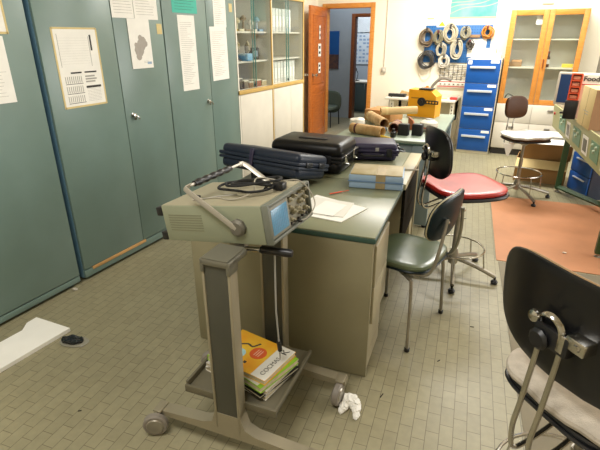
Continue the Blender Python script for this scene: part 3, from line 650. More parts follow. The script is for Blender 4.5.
# navy case: its near edge is propped up on a foam block
tA, zs = hard_case('navy_case', 'long navy-black hard case with slanted lid, behind the oscilloscope', .60, .34, .145, M_caseA, (-1.350, 2.39, .822), (R(-14), 0, R(-8)), .52, .03, 0, False)
for x in (-.04,): MB().box((x-.014, -.176, .02), (x+.014, -.165, .135), .003).build('latch_bar', mat('dark_purple_plastic', '2a2440', .4), tA)
MB().box((.295, -.10, .07), (.308, -.04, .10), .004).build('side_clasp', M_black, tA)
MB().box((.295, .04, .07), (.308, .10, .10), .004).build('side_clasp', M_black, tA)
item('foam_block', 'dark foam block propping up the near edge of the navy case', 'block', MB().box((-.15, -.02, 0), (.15, .02, .060), .006), M_blackmatte, (-1.30, 2.30, .7747), rz=R(-8))
tB, zs = hard_case('black_case', 'black hard case with rounded lid standing behind the navy case', .52, .36, .20, M_caseB, (-1.250, 2.80, .7752), (0, 0, R(2)), .5, .05, 2, False)
MB().box((-.09, -.06, .2005), (.11, -.03, .206), .003).build('lid_handle', M_blackmatte, tB)
for q in ((.258, -.11), (.258, .06)):
    mb = MB(); mb.box((q[0], q[1]-.02, .075), (q[0]+.012, q[1]+.02, .13), .003); mb.tube([(q[0]+.012, q[1]-.015, .08), (q[0]+.026, q[1], .07), (q[0]+.012, q[1]+.015, .08)], .003); mb.build('metal_clasp', M_chrome, tB)
tC, zs = hard_case('purple_case', 'purplish-black small hard case with carry handle beside the black case', .37, .27, .125, M_caseC, (-.975, 3.215, .7752), (0, 0, R(20)), .5, .03, 2, True)
mb = MB(); mb.box((.183, -.05, .04), (.20, -.01, .09), .003); mb.box((.183, .03, .04), (.20, .07, .09), .003); mb.tube([(.19, -.04, .06), (.235, -.02, .05), (.235, .05, .05), (.19, .06, .06)], .006, sub=3); mb.build('side_handle', M_black, tC)
mb = MB().box((.02, -.1385, .075), (.045, -.1355, .10), .002); mb.build('badge', M_ink, tC)
# blue box with taped lid
t = T('component_box', 'pale blue two-part plastic box with beige lid sealed by clear tape', 'box', (-.742, 2.600, .7752), R(12))
MB().box((-.155, -.12, 0), (.155, .12, .042), .006).build('lower_tray', M_bluebox, t)
MB().box((-.157, -.122, .044), (.157, .122, .080), .006).build('upper_tray', M_bluebox, t)
MB().box((-.150, -.116, .080), (.150, .116, .087), .003).build('lid', M_boxlid, t)
mb = MB(); mb.box((.00, -.1245, .004), (.055, -.1225, .088)); mb.box((.00, -.1245, .087), (.055, .05, .0885)); mb.build('tape_strip', M_tape, t)
mb = MB(); mb.box((-.16, -.126, .040), (.16, -.12, .046)); mb.build('rim', mat('rim_blue', '5f7ea2', .4), t)
item('metal_rod', 'white metal rod sticking out over the desk edge beyond the blue box', 'rod', MB().cyl((-.22, 0, .006), (.13, .0, .006), .006), M_white, (-.70, 2.96, .7747), rz=R(14))
item('green_ruler', 'thin green strip lying on the desk in front of the purple case', 'ruler', MB().box((-.14, -.012, 0), (.14, .012, .003)), mat('green_strip', '3a7a4e', .5), (-.82, 2.88, .7747), rz=R(16))

# ------------------------------------------------------------------ instrument trolley
CR = R(4.5)
t = T('instrument_trolley', 'grey instrument trolley with dark columns, lower tray and large casters', 'trolley', (-.875, 1.13, 0), CR)
def leg_unit(y0, sgn):
    mb = MB(); mb.box((-.050, y0+.004, .125), (.050, y0+.05, .885), .003); c = mb.build('column', M_coldark, t)
    mb = MB()
    for x in (-.058, .046): mb.box((x, y0, .12), (x+.012, y0+.055, .845), .004)
    mb.build('column_edge', M_colmetal, t)
    mb = MB(); mb.box((-.060, y0-.004, .84), (-.044, y0+.058, .893), .005); mb.box((.044, y0-.004, .84), (.060, y0+.058, .893), .005)
    y1, y2 = (y0-.004, y0+.128) if sgn > 0 else (y0-.002, y0+.056)
    mb.box((-.060, y1, .868), (.060, y2, .893), .006); mb.box((-.052, y1+.002, .893), (.052, y2-.002, .896)); mb.build('column_cap', mat('cap_grey', '737062', .4, .3), t)
    mb = MB(); 
    prof = [(-.34, .085), (-.34, .108), (-.12, .125), (-.075, .145), (-.058, .20), (.058, .20), (.075, .145), (.12, .125), (.36, .108), (.36, .085)]
    mb.prism(prof, y0+.002, y0+.053, 'xz'); mb.build('foot_bar', M_colmetal, t)
    for x, ca in ((-.345, R(25)), (.335 if sgn < 0 else .355, R(60 if sgn > 0 else -95))):
        hx, hy = math.cos(ca)*.03, math.sin(ca)*.03
        cy = y0+.028; off = V3((hx, -abs(hy)*1.0, 0)) 
        cx = x
        nrm = V3((-math.sin(ca), math.cos(ca), 0)); c = V3((cx, cy-.055, .055))
        mb = MB(); mb.lathe([(.02, -.016), (.047, -.016), (.053, -.010), (.053, .010), (.047, .016), (.02, .016)], c, nrm, 28); w = mb.build('caster', mat('caster_tyre', '8a8278', .5, noise=.2), t)
        mb = MB(); mb.lathe([(.001, -.021), (.034, -.021), (.038, -.016), (.038, .016), (.034, .021), (.001, .021)], c, nrm, 24); mb.build('wheel_disc', M_dchrome, w)
        mb = MB(); mb.cyl((cx, cy-.05, .055), (cx, cy-.02, .10), .010); mb.box((cx-.02, cy-.04, .105), (cx+.02, cy+.025, .114), .003); mb.build('fork', M_colmetal, w)
leg_unit(0, 1); leg_unit(.455, -1)
mb = MB(); mb.box((-.225, .055, .222), (.195, .455, .235), .003); mb.box((-.225, .055, .222), (-.213, .455, .262), .003); mb.box((.183, .055, .222), (.195, .455, .248), .003); mb.box((-.225, .045, .212), (.195, .057, .248), .003); mb.build('lower_tray', M_tray, t)
mb = MB(); mb.box((-.02, .05, .862), (.02, .46, .872)); mb.box((-.03, .16, .872), (.03, .44, .888)); mb.build('top_beam', M_dchrome, t)
mb = MB(); mb.cyl((.0, .165, .868), (.095, .175, .872), .010); mb.build('tilt_lever', M_chrome, t)
mb = MB(); mb.lathe([(.012, 0), (.016, .01), (.015, .06), (.016, .11), (.013, .125), (.008, .127)], (.09, .1745, .872), (1, .05, .02), 14); mb.build('lever_grip', M_black, t)
mb = MB(); mb.tube([(.135, .20, .845), (.135, .20, .60), (.14, .22, .36)], .0035, 6); mb.build('hanging_cable', M_ink, t)
mb = MB(); mb.cyl((.138, .212, .45), (.14, .22, .40), .010); mb.build('cable_joint', M_black, t)

# oscilloscope, tipped back on the trolley
TL = R(8.4)
t = T('oscilloscope', 'beige-grey oscilloscope with blue screen tilted back on the trolley', 'oscilloscope', (-1.195, 1.266, .8515), rot=(0, -TL, 0))
t.location.z = .8515
L_, W_, H_ = .455, .337, .145
mb = MB(); mb.box((0, 0, 0), (L_, W_, H_), .005); mb.use(1).box((.004, .004, H_-.002), (L_-.004, W_-.004, H_+.0015), .002); mb.build('case', [M_scope, M_scopetop], t)
mb = MB()
for i in range(7): mb.box((.03, -.0012, .045+i*.010), (.19, .0002, .0485+i*.010))
mb.build('side_vents', mat('vent_shadow', '77775f', .6), t)
mb = MB(); mb.box((L_, 0, 0), (L_+.028, .012, H_+.001), .003); mb.box((L_, W_-.010, 0), (L_+.028, W_, H_+.001), .003); mb.box((L_, .012, H_-.010), (L_+.028, W_-.01, H_+.001), .002); mb.box((L_, .012, 0), (L_+.028, W_-.01, .012), .002); mb.build('front_bezel', mat('bezel_grey', '6c6f64', .45), t)
mb = MB(); mb.box((L_-.001, .012, .012), (L_+.010, W_-.01, H_-.01)); mb.build('front_panel', M_panelgrey, t)
mb = MB(); mb.box((L_+.008, .014, .014), (L_+.022, .156, H_-.012), .003); sc = mb.build('screen_frame', mat('frame_grey', '8b8a7c', .5), t)
mb = MB(); mb.box((L_+.020, .024, .026), (L_+.0235, .142, H_-.024), .002); s2 = mb.build('screen', M_crt, sc)
mb = MB()
for i in range(9): mb.box((L_+.0234, .033+i*.0125, .034), (L_+.0238, .0336+i*.0125, H_-.032))
for i in range(7): mb.box((L_+.0234, .031, .038+i*.0125), (L_+.0238, .135, .0386+i*.0125))
knobs = [(.175, .115, .011), (.215, .118, .008), (.175, .085, .009), (.20, .062, .011), (.235, .062, .011), (.175, .038, .008), (.265, .085, .012), (.30, .09, .009), (.255, .040, .008), (.30, .045, .010), (.31, .12, .008), (.27, .12, .007)]
for (y, z, r) in knobs:
    MB().lathe([(r, 0), (r*.95, .014), (r*.55, .015), (r*.5, .024), (.001, .025)], (L_+.010, y, z), (1, 0, 0), 14).build('knob', mat('knob_cream', 'a39c84', .75, spec=.2), t)
mb.use(0)
mb.build('graticule', mat('grid_dark', '3f6f94', .4), sc)
mb = MB()
for i in range(16): 
    y = .16+random.random()*.15; z = .02+random.random()*.105; mb.box((L_+.0099, y, z), (L_+.0108, y+.018, z+.0035))
for i in range(5): MB().lathe([(.005, 0), (.006, .01), (.003, .011)], (L_+.010, .17+.033*i, .022), (1, 0, 0), 10).build('socket', M_dink, t)
mb.build('panel_marks', M_dink, t)
for z in (.12, .02):
    for y in (.015, W_-.015): MB().box((-.026, y-.018, z-.018), (.002, y+.018, z+.018), .004).build('rear_foot', M_black, t)
# carrying handle swung up over the top
hx, hz = L_-.105, .066
mb = MB(); mb.lathe([(.034, 0), (.034, .012), (.024, .020), (.001, .021)], (hx, 0, hz), (0, -1, 0), 8); mb.build('pivot_hub', mat('hub_brown_grey', '6b675c', .45, .3), t); mb = MB(); mb.lathe([(.034, 0), (.034, .012), (.024, .020), (.001, .021)], (hx, W_, hz), (0, 1, 0), 8); mb.build('pivot_hub', MATS['hub_brown_grey'], t)
ex, ez = hx-.197, hz+.150
mb = MB(); mb.tube([(hx, -.018, hz), (ex+.02, -.020, ez-.012), (ex, -.014, ez), (ex-.002, .02, ez+.002)], .008, 6, flat=(.004, .012)); mb.tube([(ex-.002, W_+.02, ez+.002), (ex, W_+.042, ez), (ex+.02, W_+.046, ez-.012), (hx+.02, W_+.020, hz)], .008, 6, flat=(.004, .012)); mb.tube([(ex-.002, .015, ez+.002), (ex-.002, W_+.025, ez+.002)], .006, 6); hd = mb.build('carry_handle', mat('handle_aluminium', 'b3ada1', .38, .45, noise=.1), t)
mb = MB(); prof = []
for i in range(22): prof.append((.0115+(.003 if (i//2) % 2 else 0), .045+i*.0115))
mb.lathe(prof, (ex-.002, 0, ez+.002), (0, 1, 0), 12); mb.build('handle_grip', M_black, hd)
# power lead and probe cables coiled on top
OM = Matrix.Translation((-1.195, 1.266, .8515)) @ Matrix.Rotation(-TL, 4, 'Y')
def on_scope(pts, dz=0): return [OM @ V3((x, y, H_+z+dz)) for x, y, z in pts]
def cable(name, label, pts, r, m, extra=None):
    P_ = on_scope(pts); c = P_[0].copy(); mb = MB().tube([p-c for p in P_], r, 7, sub=6)
    o = mb.build(name, m, None, c); tag(o, label, 'cable'); return o, c
pts = []
for i in range(34):
    a = i*.52; rr = .075+.02*math.sin(i*1.3); pts.append((.27+.11*math.cos(a)+.003*i*math.cos(.4), .165+rr*math.sin(a)*.9, .016+.010*math.sin(i*.37)+.0012*i))
pts.append((.40, .19, .02)); 
o, c = cable('power_lead', 'thick black power lead coiled on top of the oscilloscope', pts, .0052, M_blackmatte)
q = OM @ V3((.425, .20, H_+.018))
mb = MB(); mb.box((-.022, -.020, -.014), (.024, .020, .016), .006); pl = mb.build('plug', M_black, o, q-c)
o, c = cable('probe_lead', 'thin grey-white probe lead trailing over the oscilloscope top', [(.12, .05, .006), (.20, .09, .005), (.30, .06, .006), (.36, .11, .02), (.33, .20, .05), (.42, .23, .03), (.470, .27, .02), (.50, .30, -.03), (.515, .30, -.09), (.50, .24, -.125), (.482, .20, -.118)], .0026, mat('lead_grey', 'a49d8d', .5))
mb = MB(); q = OM @ V3((.485, .195, H_-.118)); mb.lathe([(.006, 0), (.007, .012), (.004, .02)], (0, 0, 0), (1, 0, .0), 10); mb.build('bnc_plug', M_black, o, q-c)
o, c = cable('clip_lead', 'thin clip lead with black alligator clip near the handle grip', [(.28, .12, .008), (.20, .10, .006), (.15, .07, .006), (.12, .085, .012)], .002, M_ink)
q = OM @ V3((.115, .09, H_+.010)); MB().box((-.022, -.005, -.004), (.012, .005, .005), .002).build('alligator_clip', M_black, o, q-c)

# books on the trolley tray
def book(label, w, d_, h, cover, loc, rz, page=M_cream, pages_out=.004):
    t = T('book', label, 'book', loc, rz, 'books stacked on the trolley tray')
    MB().box((-w/2+.002, -d_/2+.003, .0018), (w/2-pages_out, d_/2-.003, h-.0018)).build('pages', page, t)
    mb = MB(); mb.box((-w/2, -d_/2, 0), (w/2, d_/2, .0018)); mb.box((-w/2, -d_/2, h-.0018), (w/2, d_/2, h)); mb.box((-w/2, -d_/2, .0018), (-w/2+.002, d_/2, h-.0018)); mb.build('cover', cover, t)
    return t
M_bw = mat('cover_white', 'd9d5ca', .45); M_bb = mat('cover_black', '1b1b1e', .4); M_bg = mat('cover_green', '86b32c', .45); M_by = mat('cover_yellow_orange', 'dcb83a', .4, noise=.3, nscale=8, col2='d89222')
bc = V3((-.905, 1.375, 0))
z = .2362
stack = [(.335, .235, .020, M_bw, -10, 'white-covered book at the bottom of the stack on the tray'), (.34, .235, .014, M_bb, -17, 'black-covered book second from the bottom on the tray'),
 (.33, .235, .016, mat('cover_grey', 'b5aea4', .5), -9, 'grey-white book with a red corner in the middle of the stack'), (.325, .235, .026, M_bg, -16, 'lime green book with white cover top under the uppermost'), (.30, .22, .022, M_by, -10, 'yellow and orange cartoon-covered book on top of the stack')]
tops = []
for k, (w, d_, h, cv, rz, lab) in enumerate(stack):
    bk = book(lab, w, d_, h, cv, (bc.x+.004*k, bc.y-.003*k, z), R(rz+2), mat('page_edges', 'cbbfa0', .8, noise=.2, nscale=60)); tops.append((bk, w, d_, h)); z += h+.0006
bk, w, d_, h = tops[3]; MB().box((-w/2+.004, -d_/2+.004, h), (w/2-.022, d_/2-.004, h+.0005)).build('cover_panel', M_bw, bk)
bk, w, d_, h = tops[4]
MB().box((w/2-.075, -d_/2+.001, h), (w/2-.001, d_/2-.001, h+.0005)).build('cover_panel', M_bw, bk)
MB().lathe([(.038, 0), (.038, .0006)], (.02, .012, h), (0, 0, 1), 24).build('round_badge', mat('badge_orange', 'cf5a2a', .5), bk)
MB().lathe([(.032, 0), (.030, .0006)], (-.055, -.03, h), (0, 0, 1), 18).build('blue_shape', mat('pale_cyan', '9fc4cc', .5), bk)
MB().box((-.02, -.075, h), (-.005, -.06, h+.0006)).build('drawing', M_dink, bk); MB().box((.0, -.07, h), (.014, -.056, h+.0006)).build('drawing', M_dink, bk); mb = MB(); mb.tube([(-.10, .01, h), (-.06, .04, h), (-.03, .035, h), (-.01, .07, h)], .004, 6, sub=3, flat=(.005, .0006)); mb.build('drawing', M_dink, bk)
text('cover_title', 'COCMAS', .030, M_shelfgrey, bk, (w/2-.035, -.025, h+.0008), (0, 0, R(90)))
text('cover_letter', 'K', .045, M_dink, bk, (w/2-.035, .080, h+.0008), (0, 0, R(90)), sx=1.2)
for q in range(3): MB().box((.008+q*.011, -.008, h+.0006), (.012+q*.011, .034, h+.0010)).build('badge_stroke', mat('badge_pale', 'e0b49a', .6), bk)

# ------------------------------------------------------------------ chairs and stools
def work_stool(name, label, loc, rz, seat_z, back_z, back_h, back_w, m_seat, m_back, m_front, seat_w=.44, cushion=None, base_rz=0., ring_z=.21, ring_r=.2, nleg=5, base_r=.30, seat_tilt=0, m_under=M_black, back_x=-.2, low=.13, lateral=0.):
    t = T(name, label, 'stool', loc, rz)
    # star base
    MB().lathe([(.032, .085), (.034, .10), (.034, .16), (.026, .18), (.026, .20)]).build('hub', M_dchrome, t)
    for i in range(nleg):
        a = base_rz+2*PI*i/nleg; c, s_ = math.cos(a), math.sin(a)
        mb = MB(); mb.tube([(c*.02, s_*.02, .125), (c*base_r*.55, s_*base_r*.55, .098), (c*base_r, s_*base_r, .055)], .014, 8, sub=3, flat=(.014, .017)); l = mb.build('leg', M_dchrome, t)
        MB().lathe([(.008, 0), (.022, .002), (.024, .014), (.016, .026), (.008, .028), (.008, .05)], (c*base_r, s_*base_r, .0045)).build('glide', M_black, l)
    if ring_r:
        mb = MB(); mb.ring((0, 0, ring_z), ring_r, .0065, 36, 8); fr = mb.build('foot_ring', M_chrome, t)
        for i in range(nleg):
            a = base_rz+2*PI*(i+.0)/nleg; c, s_ = math.cos(a), math.sin(a)
            MB().cyl((c*ring_r, s_*ring_r, ring_z), (c*(ring_r+.02), s_*(ring_r+.02), .085), .005, seg=8).build('ring_strut', M_chrome, fr)
    mb = MB(); mb.cyl((0, 0, .19), (0, 0, seat_z-.22), .019); mb.cyl((0, 0, seat_z-.22), (0, 0, seat_z-.06), .013); mb.lathe([(.03, 0), (.05, .02), (.06, .028)], (0, 0, seat_z-.075)); mb.build('column', M_dchrome, t)
    # seat
    mb = MB(); mb.pad(seat_w-.01*(cushion is not None), seat_w-.01*(cushion is not None), .022 if cushion else .035, 4, lambda u, v, w: (u, v, seat_z-(.022 if cushion else .035)+w+.25*u*u-.0+.1*v*v), dome=.2); mb.build('seat_shell', m_under, t)
    mb = MB(); mb.pad(seat_w-.016, seat_w-.016, .03 if cushion else .055, 3.6, lambda u, v, w: (u, v, seat_z+w+.25*u*u+.1*v*v-.006), dome=.35); mb.build('seat', m_seat, t)
    if cushion:
        mb = MB(); mb.pad(seat_w+.005, seat_w+.005, .055, 3.6, lambda u, v, w: (u+.006*math.sin(v*40), v, seat_z+.018+w+.25*u*u+.1*v*v+.004*math.sin(u*37)*math.cos(v*31)), dome=.5); mb.build('cushion', cushion, t)
    # backrest
    bx = back_x; zc = back_z+back_h/2
    def bf(u, v, w): return (bx+.9*u*u+w-.10*v, u, zc+v)
    mb = MB(); mb.pad(back_w, back_h, .016, 3.2, lambda u, v, w: bf(u, v, w-.004), dome=.15); mb.build('backrest_shell', m_back, t)
    mb = MB(); mb.pad(back_w-.012, back_h-.012, .030, 3.2, lambda u, v, w: bf(u, v, w+.014), dome=.4); mb.build('backrest', m_front, t)
    # two bent tubes from the backrest bracket down and under the seat
    for sy in (-1, 1):
        y = sy*.031
        mb = MB(); mb.tube([(bx-.035, y, zc-.02), (bx-.04, y, zc-.10), (bx-.055, y, seat_z+.02), (bx-.065, y, seat_z-.06), (bx-.05, y, seat_z-low+.012), (bx-.01, y, seat_z-low), (bx+.08, y, seat_z-low+.03), (-.02, y*.8, seat_z-.055)], .0075, 10, sub=4); mb.build('support_tube', M_chrome if sy > 0 else M_chrome, t)
    mb = MB(); mb.box((bx-.048, -.055, zc-.045), (bx-.010, .050, zc+.012), .006); mb.lathe([(.026, 0), (.030, .010), (.022, .018)], (bx-.046, .022, zc-.030), (-1, 0, 0), 9); mb.build('bracket', M_black, t)
    mb = MB(); mb.tube([(bx-.035, .036, zc+.014), (bx-.050, .030, zc+.040), (bx-.052, .002, zc+.052), (bx-.048, -.026, zc+.034), (bx-.045, -.034, zc+.0)], .006, 8, sub=4, flat=(.004, .009)); mb.box((bx-.050, -.044, zc-.035), (bx-.040, -.024, zc+.016), .003); mb.box((bx-.046, -.095, zc-.012), (bx-.014+.03, -.042, zc+.024), .004); mb.lathe([(.010, 0), (.008, .006)], (bx-.046, -.075, zc+.006), (-1, 0, 0), 10); mb.lathe([(.018, 0), (.016, .008), (.008, .012)], (bx-.04, .058, zc+.016), (-1, 0, 0), 14); mb.build('clamp_plate', M_chrome, t)
    return t
work_stool('work_stool', 'black-backed stool with grey fabric cushion at the lower right, nearest the camera', (.318, 1.318, .0036), R(46), .635, .738, .33, .55, M_black, mat('glossy_black_shell', '131315', .28, noise=.1), mat('tan_upholstery', '9c7c52', .7), .42, M_fabric, R(20), .24, .22, low=.155)
work_stool('work_stool', 'stool with a bright red vinyl seat and black backrest on the tiles', (-.30, 3.15, 0), R(36), .665, .74, .33, .36, M_red, MATS['glossy_black_shell'], M_black, .50, None, R(-117), .21, .20, back_x=-.24)
work_stool('work_stool', 'chrome-footed stool with white speckled seat cover and brown backrest', (.04, 5.22, .0), R(-58), .635, .79, .23, .25, M_brownv, M_brownv, M_brownv, .42, M_cloth, R(-70), .27, .22, back_x=-.27, base_r=.33)
item('hanging_cloth', 'white cloth corner hanging below the speckled stool seat', 'cloth', MB().prism([(-.05, 0), (.05, 0), (.012, -.13), (-.008, -.12)], -.002, .002, 'xz'), M_paper, (-.10, 5.03, .60))

t = T('green_chair', 'olive green vinyl chair on bent steel tubes beside the green desk', 'chair', (-.485, 2.375, 0), R(168))
mb = MB(); mb.pad(.40, .42, .05, 4, lambda u, v, w: (u, v, .468+w-.35*(u*u)*(1 if u > 0 else -.4)+.15*v*v), dome=.35); mb.build('seat', M_vinyl, t)
mb = MB(); pts = []
for i in range(40):
    a = 2*PI*i/40; c, s_ = math.cos(a), math.sin(a); u = .198*math.copysign(abs(c)**.5, c); v = .208*math.copysign(abs(s_)**.5, s_); pts.append((u, v, .450-.35*(u*u)*(1 if u > 0 else -.4)+.15*v*v))
mb.tube(pts, .007, 6, True); mb.build('seat_trim', M_teal, t)
bf = lambda u, v, w: (-.225+.9*u*u+w-.16*v, u, .745+v)
mb = MB(); mb.pad(.40, .245, .060, 3, bf, dome=.45); mb.build('backrest', M_teal, t)
mb = MB(); pts = []
for i in range(44):
    a = 2*PI*i/44; c, s_ = math.cos(a), math.sin(a); pts.append(bf(.199*math.copysign(abs(c)**.667, c), .122*math.copysign(abs(s_)**.667, s_), 0.0))
mb.tube(pts, .004, 6, True); mb.build('backrest_piping', M_piping, t)
for sy in (-1, 1):
    y = sy*.175
    MB().tube([(.14, y*.9, .44), (.175, y*1.05, .40), (.20, y*1.2, .02)], .010, 8, sub=3).build('leg', M_dchrome, t)
    l = MB().tube([(-.05, y*.9, .425), (-.12, y*1.15, .42), (-.145, y*1.25, .38), (-.165, y*1.36, .02)], .010, 8, sub=3).build('leg', M_dchrome, t)
    MB().lathe([(.014, 0), (.015, .02), (.011, .022)], (-.165, y*1.36, .0005)).build('rubber_foot', M_black, l)
    MB().lathe([(.014, 0), (.015, .02), (.011, .022)], (.2, y*1.2, .0005)).build('rubber_foot', M_black, l)
    MB().tube([(.05, y*.85, .43), (-.14, y*.92, .435), (-.215, y*.92, .47), (-.245, y*.85, .60), (-.252, y*.62, .76)], .009, 8, sub=4).build('back_post', M_dchrome, t)
    MB().lathe([(.008, 0), (.006, .004)], (-.262, y*.64, .745), (-1, 0, 0), 8).build('screw', M_chrome, t)

# ------------------------------------------------------------------ second workbench with tubes, boxes and yellow machine
t = T('grey_workbench', 'blue-grey steel workbench in mid room piled with rolled tubes', 'workbench', (-1.51, 3.86, 0), R(3.5))
W = .89
MB().box((0, 0, .751), (W, 1.62, .774), .003).build('worktop', mat('pale_green_top', '8e9a88', .35, noise=.1), t)
MB().box((-.004, -.006, .738), (W+.004, 1.626, .7505), .002).build('worktop_edge', M_greenedge, t)
MB().box((.03, .02, .30), (W-.20, .04, .737), .003).build('modesty_panel', M_bluegrey, t)
MB().box((W-.20, .0, .02), (W-.02, .05, .737), .004).build('leg_panel', M_bluegrey, t)
MB().box((.01, .02, .02), (.05, 1.58, .737), .004).build('side_panel', M_bluegrey, t)
MB().box((W-.06, 1.50, .02), (W-.02, 1.58, .737), .004).build('leg', M_bluegrey, t)
for x in (W-.19, W-.04): MB().lathe([(.02, 0), (.024, .012), (.012, .02)], (x, .025, .0)).build('levelling_foot', M_black, t)
def rolltube(label, p, q, r, m, cap):
    p, q = V3(p), V3(q); c = (p+q)/2; t = T('cardboard_tube', label, 'tube', c, 0, 'rolled tubes on the grey workbench')
    d_ = (q-p).normalized(); x, y = frame_from(d_); rings = []
    for (o, rr) in ((p, r*.84), (p, r), (q, r), (q, r*.84)): rings.append([o-c+(x*math.cos(a)+y*math.sin(a))*rr for a in [2*PI*i/24 for i in range(24)]])
    MB().loft(rings, False, True).build('tube_wall', m, t)
    MB().cyl(p-c+d_*.012, p-c+d_*.014, r*.84).build('end_plug', cap, t)
    mb = MB(); mb.lathe([(r*1.008, 0), (r*1.008, .02)], p-c+d_*.05, d_, 24); mb.build('band', M_maroon if cap is M_maroon else M_card2, t)
rolltube('tan printed tube lying at the front left of the workbench', (-1.42, 4.03, .8225), (-1.10, 3.93, .8225), .046, M_cork, M_maroon)
rolltube('tan tube crossing on top of the others toward the yellow machine', (-1.31, 4.56, .905), (-.99, 4.74, .915), .038, mat('plain_tan_tube', 'cfae78', .7, noise=.15), M_card)
rolltube('tan tube pointing back under the crossing tube', (-1.45, 4.66, .840), (-1.19, 4.29, .832), .050, M_cork, M_card)
rolltube('maroon patterned tube end beside the two black boxes', (-1.075, 4.33, .826), (-1.055, 4.12, .826), .050, mat('maroon_tan_tube', 'b08a60', .7, noise=.6, nscale=22, col2='5e2226'), M_maroon)
item('brown_carton', 'brown cardboard carton at the left rear of the grey workbench', 'box', MB().box((-.15, -.15, 0), (.15, .15, .115), .004), mat('carton_orange', 'b8834c', .8, noise=.12), (-1.39, 4.52, .7747), rz=R(-12))
bpy.data.objects['brown_carton'].location.x = -1.36; bpy.data.objects['brown_carton'].location.y = 4.86
for k, (x, lab) in enumerate(((-.962, 'small matt black box, left of the pair at the workbench edge'), (-.848, 'small matt black box, right of the pair at the workbench edge'))):
    if k == 0:
        t = T('black_box', lab, 'box', (x, 4.13, .7747), R(0), 'two black boxes on the grey workbench'); MB().box((-.045, -.035, 0), (.045, .035, .098), .003).build('body', M_blackmatte, t); MB().box((-.04, -.03, .098), (.04, .03, .101), .001).build('lid', M_black, t); b0 = t
    else: dup(b0, (x, 4.17, .7747), label=lab)
t = T('white_spool', 'white round spool behind the right black box on the workbench', 'spool', (-.80, 4.42, .7752))
MB().lathe([(.05, 0), (.06, .01), (.085, .05), (.08, .08), (.05, .10), (.02, .105)]).build('reel', M_white, t); MB().lathe([(.03, .101), (.03, .112)]).build('hub', mat('clear_grey', 'b9bcc0', .3), t); MB().lathe([(.0735, .03), (.0805, .042)]).build('band', M_orangered, t)
item('dark_blue_pouch', 'dark blue pouch behind the front tan tube on the workbench', 'pouch', MB().pad(.22, .12, .05, 3, lambda u, v, w: (u, v, .025+w)), mat('pouch_navy', '26364e', .7), (-1.24, 4.16, .7747), rz=R(10))
item('yellow_pliers', 'yellow-handled pliers at the front edge of the grey workbench', 'pliers', MB().tube([(-.06, .02, .012), (0, 0, .012), (.05, -.03, .012)], .010, sub=3).tube([(-.06, .045, .012), (0, .012, .012), (.05, -.02, .012)], .008, sub=3), mat('tool_yellow', 'd9b51a', .5), (-1.06, 3.90, .7747))
item('black_clamp', 'small black clamp beside the yellow pliers', 'clamp', MB().box((-.02, -.03, 0), (.02, .03, .05), .008).cyl((0, 0, .05), (0, 0, .075), .012), M_black, (-1.02, 3.99, .7747))
item('white_bag', 'white plastic bag at the left end of the grey workbench', 'bag', MB().pad(.14, .16, .10, 2.4, lambda u, v, w: (u, v, .05+w+.004*math.sin(u*60))), M_white, (-1.455, 4.28, .7752))
t = T('copper_bracket', 'copper-brown angle bracket in front of the yellow machine', 'bracket', (-.96, 4.42, .7752)); MB().prism([(-.03, 0), (.05, 0), (.01, .09), (-.03, .12)], -.02, .02, 'xz').build('body', mat('copper_brown', '9c5c34', .5), t)
# yellow machine
t = T('yellow_machine', 'bright yellow machine housing with a black perforated crank arm', 'machine', (-1.03, 5.26, .7752), R(-8))
mb = MB(); mb.prism([(-.155, 0), (.155, 0), (.155, .225), (.09, .28), (-.155, .29)], -.07, .12, 'xz'); mb.build('housing', M_yellow, t)
mb = MB(); mb.box((-.05, -.06, .288), (.10, .05, .303), .003); mb.build('top_plate', M_black, t)
mb = MB(); mb.lathe([(.045, 0), (.045, .014), (.02, .018), (.02, .03)], (.0, -.07, .165), (0, -1, 0), 20); mb.box((.02, -.088, .145), (.19, -.078, .185), .005); cr = mb.build('crank_arm', M_black, t)
for i in range(4): MB().box((.062+i*.032, -.0895, .156), (.080+i*.032, -.0881, .174), .001).build('slot', M_yellow, cr)
mb = MB(); mb.box((-.12, -.0715, .195), (-.03, -.0702, .207)); mb.build('label_plate', mat('label_brown', '9b6c10', .5), t)

# ------------------------------------------------------------------ green bench at the right with its things
t = T('green_bench', 'dark green steel bench frame with a sage socket panel, right edge', 'workbench', (0, 0, 0))
BZ = .925
def leg(x, y, z1=.894): 
    l = MB().box((x-.028, y-.028, .035), (x+.028, y+.028, z1), .003).build('leg', M_greenp, t); MB().lathe([(.012, .036), (.012, .012), (.024, .010), (.026, .0045)], (x, y, 0)).build('levelling_foot', M_dchrome, l)
leg(.455, 5.60); leg(.690, 3.90); leg(1.20, 5.68); leg(1.45, 3.98)
mb = MB(); mb.tube([(.45, 5.60, .06), (.93, 4.95, .06)], .03, 4, flat=(.028, .028)); mb.build('lower_rail', M_greenp, t)
MB().prism([(.285, 5.72), (.570, 3.50), (1.60, 3.55), (1.42, 5.85)], .895, BZ).build('bench_top', mat('bench_top_brown', '7c7058', .5, noise=.15), t)
